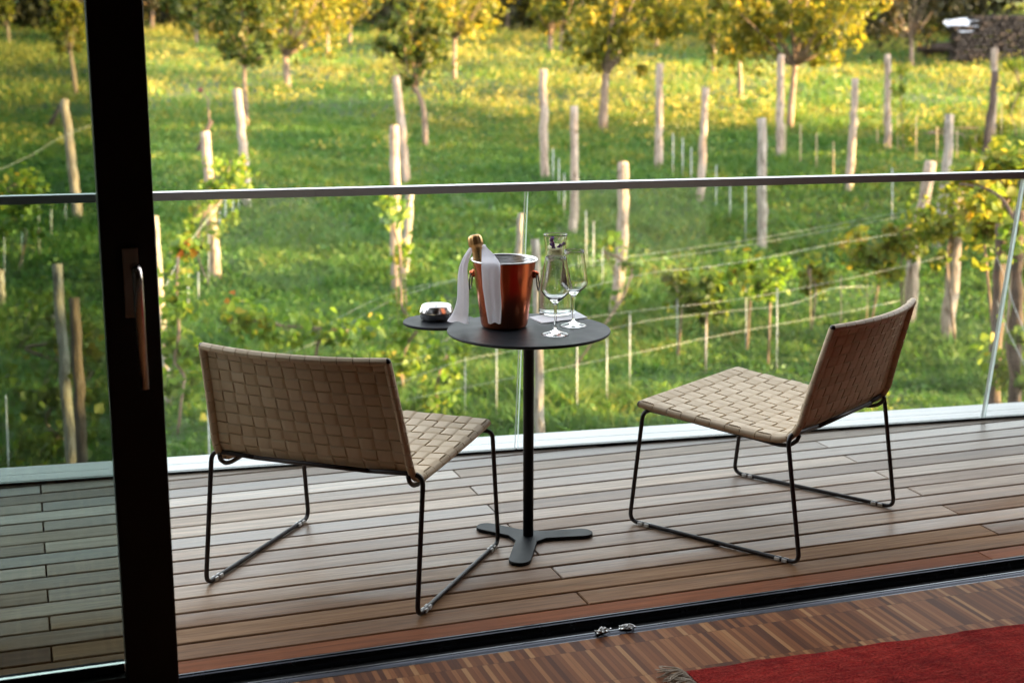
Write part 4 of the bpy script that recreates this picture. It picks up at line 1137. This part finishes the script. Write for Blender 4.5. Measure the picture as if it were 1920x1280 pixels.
# ---- orchard trees
def tree(base, trunk, wpx, crown, n, mat, label, size=.10, seed=1, dist=None, name='orchard_tree', clump=None, shape=None):
    """trunk: photo points upward from the foot; crown: (cx,cy,rx,ry) in photo pixels at the tree's distance"""
    b=onland(*base) if dist is None else atdepth(base[0],base[1],dist); t=depth(b); b.z=tz(b.x,b.y)
    mp=t/F_PX; r=random.Random(seed); cx,cy,rx,ry=crown
    cc=atdepth(cx,cy,t)-b; RX=rx*mp*1.25; RZ=ry*mp*1.08
    e=empty(name,b); tag(e,label,'tree','young orchard trees on the slope')
    T=[Vector((0,0,-.1))]+[atdepth(x,y,t)-b for x,y in trunk]
    top=T[-1]; r0=wpx*mp/2
    m=MB(); fp=fillet(T,.2,3); m.tube(fp,[r0*(1.12-.35*k/len(fp)) for k in range(len(fp))],9)
    cs=[];rr=[]
    nl=clump or max(60,int(RX*RZ*45)); nl=min(nl,240)
    for k in range(nl):
        a=r.uniform(0,2*math.pi); el=math.asin(r.uniform(-.85,1)); q=r.choice((r.uniform(.3,1.0),r.uniform(.7,1.22)))
        v=Vector((math.cos(a)*math.cos(el)*RX,math.sin(a)*math.cos(el)*RX,math.sin(el)*RZ))*q
        low=1-.45*max(0,-v.z/RZ)
        v.x*=low; v.y*=low
        c=cc+v; cs.append(tuple(c)); rr.append(r.choice((.10,.14,.2,.3,.5))*max(.6,min(1.3,RX)))
        if k%6==0:
            mid=top.lerp(c,.5)+Vector((r.gauss(0,.05),r.gauss(0,.05),-.06)); m.tube([top-Vector((0,0,.05)),mid,c],[r0*.42,r0*.25,r0*.08],5)
    m.tube([top-Vector((0,0,.1)),top.lerp(cc+Vector((0,0,RZ*.5)),.6),cc+Vector((0,0,RZ*.7))],[r0*.7,r0*.4,r0*.1],7)
    m.build('trunk',M['bark'],e)
    V,F,L_=leaf_cards(int(n*1.1),cs,rr,size*1.25,.4,False,seed)
    raw_mesh('crown',V,F,L_,mat,e); return e
lgold,lgreen,ldark=M['leaf_gold'],M['leaf_green'],M['leaf_dark']
tree((143,180),[(137,130),(131,96)],9,(122,20,34,75),1500,lgold,'slim golden young tree left of the black door stile',seed=1)
tree((463,240),[(460,180),(457,122)],8,(455,45,62,80),3000,lgreen,'shaded green tree right of the door stile, behind the grey leaning post',seed=2)
tree((540,170),[(538,140),(535,104)],13,(570,10,85,88),3600,lgold,'spreading gold tree with a forked trunk left of the railing middle',seed=3)
tree((798,278),[(797,235),(793,195),(778,165)],11,(770,75,55,85),2900,lgreen,'small leaning dark green tree behind the tall pale leaning post',seed=4)
tree((852,155),[(852,110),(853,72)],9,(850,-5,75,78),3200,lgold,'golden tree directly above the champagne bottle',seed=5)
tree((1130,250),[(1132,200),(1136,138)],17,(1160,30,88,98),4600,lgold,'golden tree with a thick pale trunk above the wine glasses',seed=6)
tree((1480,247),[(1484,190),(1491,120)],13,(1475,0,145,122),8200,lgold,'biggest bright yellow tree with an orange lit trunk',seed=7,size=.115)
tree((1388,187),[(1388,150),(1386,112)],9,(1375,25,60,85),2600,lgreen,'darker tree left of and behind the biggest yellow tree',seed=8)
tree((1338,140),[(1338,115),(1338,85)],9,(1330,25,38,60),1500,lgold,'small tree with a thin grey trunk, left of the darker tree',seed=9)
tree((655,84),[(656,65),(657,45)],8,(655,-15,48,58),1700,lgold,'distant yellow tree right of the spreading gold tree',seed=10,size=.13)
tree((1032,98),[(1032,85),(1032,68)],10,(1035,0,40,66),1700,lgold,'distant yellow tree left of the thick trunked golden tree',seed=11,size=.13)
tree((1053,102),[(1053,80),(1053,60)],7,(1070,10,28,48),900,lgreen,'distant green tree with a thin trunk beside a yellow one above the carafe',seed=12,size=.13)
tree((952,62),[(952,40),(952,18)],9,(950,-12,34,26),900,lgold,'distant tree with an orange lit trunk above the bucket',seed=13,size=.15)
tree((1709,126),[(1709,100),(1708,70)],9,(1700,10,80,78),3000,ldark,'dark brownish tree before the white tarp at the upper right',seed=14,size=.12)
tree((1230,96),[(1231,70),(1232,45)],8,(1250,0,40,50),1100,lgold,'distant olive tree between the thick trunked tree and the small thin trunked one',seed=15,size=.14)
tree((370,86),[(367,60),(365,20)],7,(365,0,55,52),1800,lgreen,'distant green tree right of the black door stile',seed=16,size=.14)
tree((18,86),[(16,70),(14,48)],6,(2,14,16,24),420,lgold,'distant yellow tree at the upper left corner',seed=17,size=.13)
tree((285,60),[(285,40),(287,10)],8,(290,-5,45,38),1000,ldark,'bare reddish brown tree touching the black door stile at the top',seed=18,size=.13)
tree((615,110),[(615,90),(614,60)],7,(610,15,30,45),900,lgold,'distant pale trunked tree between the spreading gold tree and its yellow neighbour',seed=19,size=.14)
tree((1275,55),[(1275,40),(1275,20)],7,(1270,-10,34,34),900,ldark,'distant dark tree left of the small thin trunked tree',seed=20,size=.15)

# woods behind the meadow
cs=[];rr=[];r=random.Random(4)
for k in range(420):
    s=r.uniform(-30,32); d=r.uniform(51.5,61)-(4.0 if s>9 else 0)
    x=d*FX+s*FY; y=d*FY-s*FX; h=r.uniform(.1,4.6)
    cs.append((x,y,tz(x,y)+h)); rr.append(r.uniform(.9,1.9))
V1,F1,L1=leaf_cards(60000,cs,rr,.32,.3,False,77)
m=raw_mesh('woods',V1,F1,L1,ldark); tag(m,'wood with dark shade-coloured leaves closing the top of the meadow',kind='stuff')

# firewood, tarp, timber at the upper right
b=onland(1880,118); t=depth(b); mp=t/F_PX
fw=empty('firewood_stack',b); tag(fw,'dark stack of split firewood at the upper right border','firewood')
m=MB(); r=random.Random(8); rows_=6
for j in range(9):
    for i in range(22):
        x=-1.35+i*.17+(.085 if j%2 else 0)+r.gauss(0,.012); z=.07+j*.148+r.gauss(0,.012); q=r.uniform(.062,.085)
        if j>6 and i<3: continue
        c=RT*x+Vector((FX,FY,0))*r.uniform(-.06,.06)+Vector((0,0,z)); dd=Vector((FX,FY,0))*.7
        m.tube([c,c+dd],[q,q*r.uniform(.9,1)],7)
m.build('logs',simple('dark_log_ends',(.032,.022,.017),.9,var=.6,scale=4),fw)  # dark brown logs with strongly uneven tone
tw=onland(1790,108); tt=depth(tw); mp=tt/F_PX
m=MB(); g=[]
for j in range(9):
    row=[]
    for i in range(16):
        u=i/15; v=j/8
        x=(1-v)*(1764+76*u)+v*(1786+44*u); y=(1-v)*(37-3*u)+v*(57+6*u)+1.2*math.sin(u*8+v*4)
        row.append(atdepth(x,y,tt+1.6*(1-v)+.08*math.sin(u*13+v*5))-tw)
    g.append(row)
m.slab(g,[[p+Vector((0,0,-.015)) for p in q] for q in g],True)
o=m.build('tarp',simple('white_tarp',(.62,.66,.72),.5),None,tw); tag(o,'white tarp lying over a pile left of the firewood stack','tarp')
m=MB(); r=random.Random(2)
for k in range(7):
    a=atdepth(1718+r.uniform(0,30),86+k*3.2,tt+.25+r.uniform(0,.3))-tw; c=atdepth(1830+r.uniform(-20,8),84+k*4.2,tt+.25+r.uniform(0,.3))-tw
    a.z=max(a.z,.05+k%3*.1); c.z=max(c.z,.05+k%3*.1)
    m.tube([a,(a+c)/2,c],[.09,.1,.09],8)
o=m.build('timber_pile',M['post_dark'],None,tw); tag(o,'low pile of brown logs under the white tarp','logs')
# dead sapling with a dark red tag
b=onland(392,245); t=depth(b)
sp=empty('thin_stem',b); tag(sp,'thin dead stem with a dark red seed head above the leafy pale post','stem')
m=MB(); m.tube([Vector((0,0,-.05)),atdepth(392,215,t)-b,atdepth(389,185,t)-b,atdepth(379,172,t)-b],[.022,.02,.016,.012],6); m.build('stalk',M['bark'],sp)
m=MB(); m.lathe([(0,-.055),(.04,-.04),(.055,0),(.04,.042),(.012,.07),(0,.085)],10,tuple(atdepth(376,170,t)-b)); m.build('seed_head',simple('dark_red',(.12,.02,.015),.6),sp)
# short brown props standing behind the two left posts
for (q0,q1,lb) in (((88,246),(114,196),'short dark prop leaning behind the pale post seen through the door glass'),((369,290),(396,226),'short dark prop leaning behind the pale post above the left chair')):
    A=onland(*q0); B=atdepth(*q1,depth(A)-.1)
    m=MB(); d=(B-A); m.tube([-d*.08,d*.5,d],[.05,.05,.042],7); tag(m.build('leaning_prop',pd_,None,A),lb,'prop')

# trees to the right of the frame that shade the lower meadow
def off_tree(d,s,h,rad,seed,label,n=4200):
    x=d*FX+s*FY; y=d*FY-s*FX; e=empty('shade_tree',(x,y,tz(x,y))); tag(e,label,'tree','trees east of the meadow')
    MB().tube([(0,0,-.1),(.05,0,h*.35),(0,.05,h*.7)],[.16,.13,.07],8).build('trunk',M['bark'],e)
    r=random.Random(seed); cs=[];rr=[]
    for k in range(60):
        v=Vector((r.gauss(0,1),r.gauss(0,1),r.gauss(0,1))).normalized()*r.uniform(.4,1)
        cs.append((v.x*rad,v.y*rad,h*.58+v.z*h*.42)); rr.append(r.uniform(.4,.75))
    V,F,L_=leaf_cards(n,cs,rr,.2,.3,False,seed); raw_mesh('crown',V,F,L_,lgreen,e)
SHADE_TREES=[(5.5,11,5.6,1.7,4200),(8.5,12,6.0,1.8,4200),(11.8,14.5,5.6,1.6,700),(14.4,15.5,5.6,1.6,800),(18.2,15.5,6.6,1.8,3600),(21,15.5,6.8,1.9,4200),(23.8,16.5,6.6,1.9,4200),(26.6,17.5,6.2,1.7,3400),(41,24,6.0,1.9,4200),(44,25,6.4,2.0,4200),(47,25.5,6.2,1.8,4200),(52,29,6.2,2.0,4200)]

# ================================================================== LIGHT
SUN_EL, SUN_OFF = R(12), R(-10)
sun_dir=(RT*math.cos(SUN_OFF)+Vector((FX,FY,0))*math.sin(SUN_OFF)).normalized()*math.cos(SUN_EL)+Vector((0,0,math.sin(SUN_EL)))
for k,(d,s,h,rad,n) in enumerate(SHADE_TREES): off_tree(d,s,h,rad,100+k,'leafy tree standing east of the meadow beyond the right border',n)
ld=bpy.data.lights.new('sun','SUN'); ld.energy=5.0; ld.angle=R(.6); ld.color=(1.0,.63,.25)
lo=bpy.data.objects.new('sun',ld); COL.objects.link(lo); lo.rotation_mode='QUATERNION'
lo.rotation_quaternion=Vector((0,0,1)).rotation_difference(sun_dir); lo.location=(0,0,30)
w=bpy.data.worlds.new('World'); scene.world=w; w.use_nodes=True
nt=w.node_tree; bg=nt.nodes['Background']; sky=nt.nodes.new('ShaderNodeTexSky'); sky.sky_type='NISHITA'; sky.sun_disc=False
sky.sun_elevation=SUN_EL; sky.sun_rotation=math.atan2(sun_dir.x,sun_dir.y); sky.air_density=1.0; sky.dust_density=1.5; sky.ozone_density=1.0
hsv=nt.nodes.new('ShaderNodeHueSaturation'); hsv.inputs['Saturation'].default_value=.2; nt.links.new(sky.outputs[0],hsv.inputs['Color']); nt.links.new(hsv.outputs[0],bg.inputs['Color']); bg.inputs['Strength'].default_value=.135
vs=scene.view_settings; vs.view_transform='Standard'; vs.look='None'; vs.exposure=3.28; vs.gamma=1.0; vs.use_curve_mapping=False
scene.render.resolution_x=1024; scene.render.resolution_y=682
scene.cycles.max_bounces=12; scene.cycles.transparent_max_bounces=24; scene.cycles.transmission_bounces=12
scene.cycles.use_denoising=True
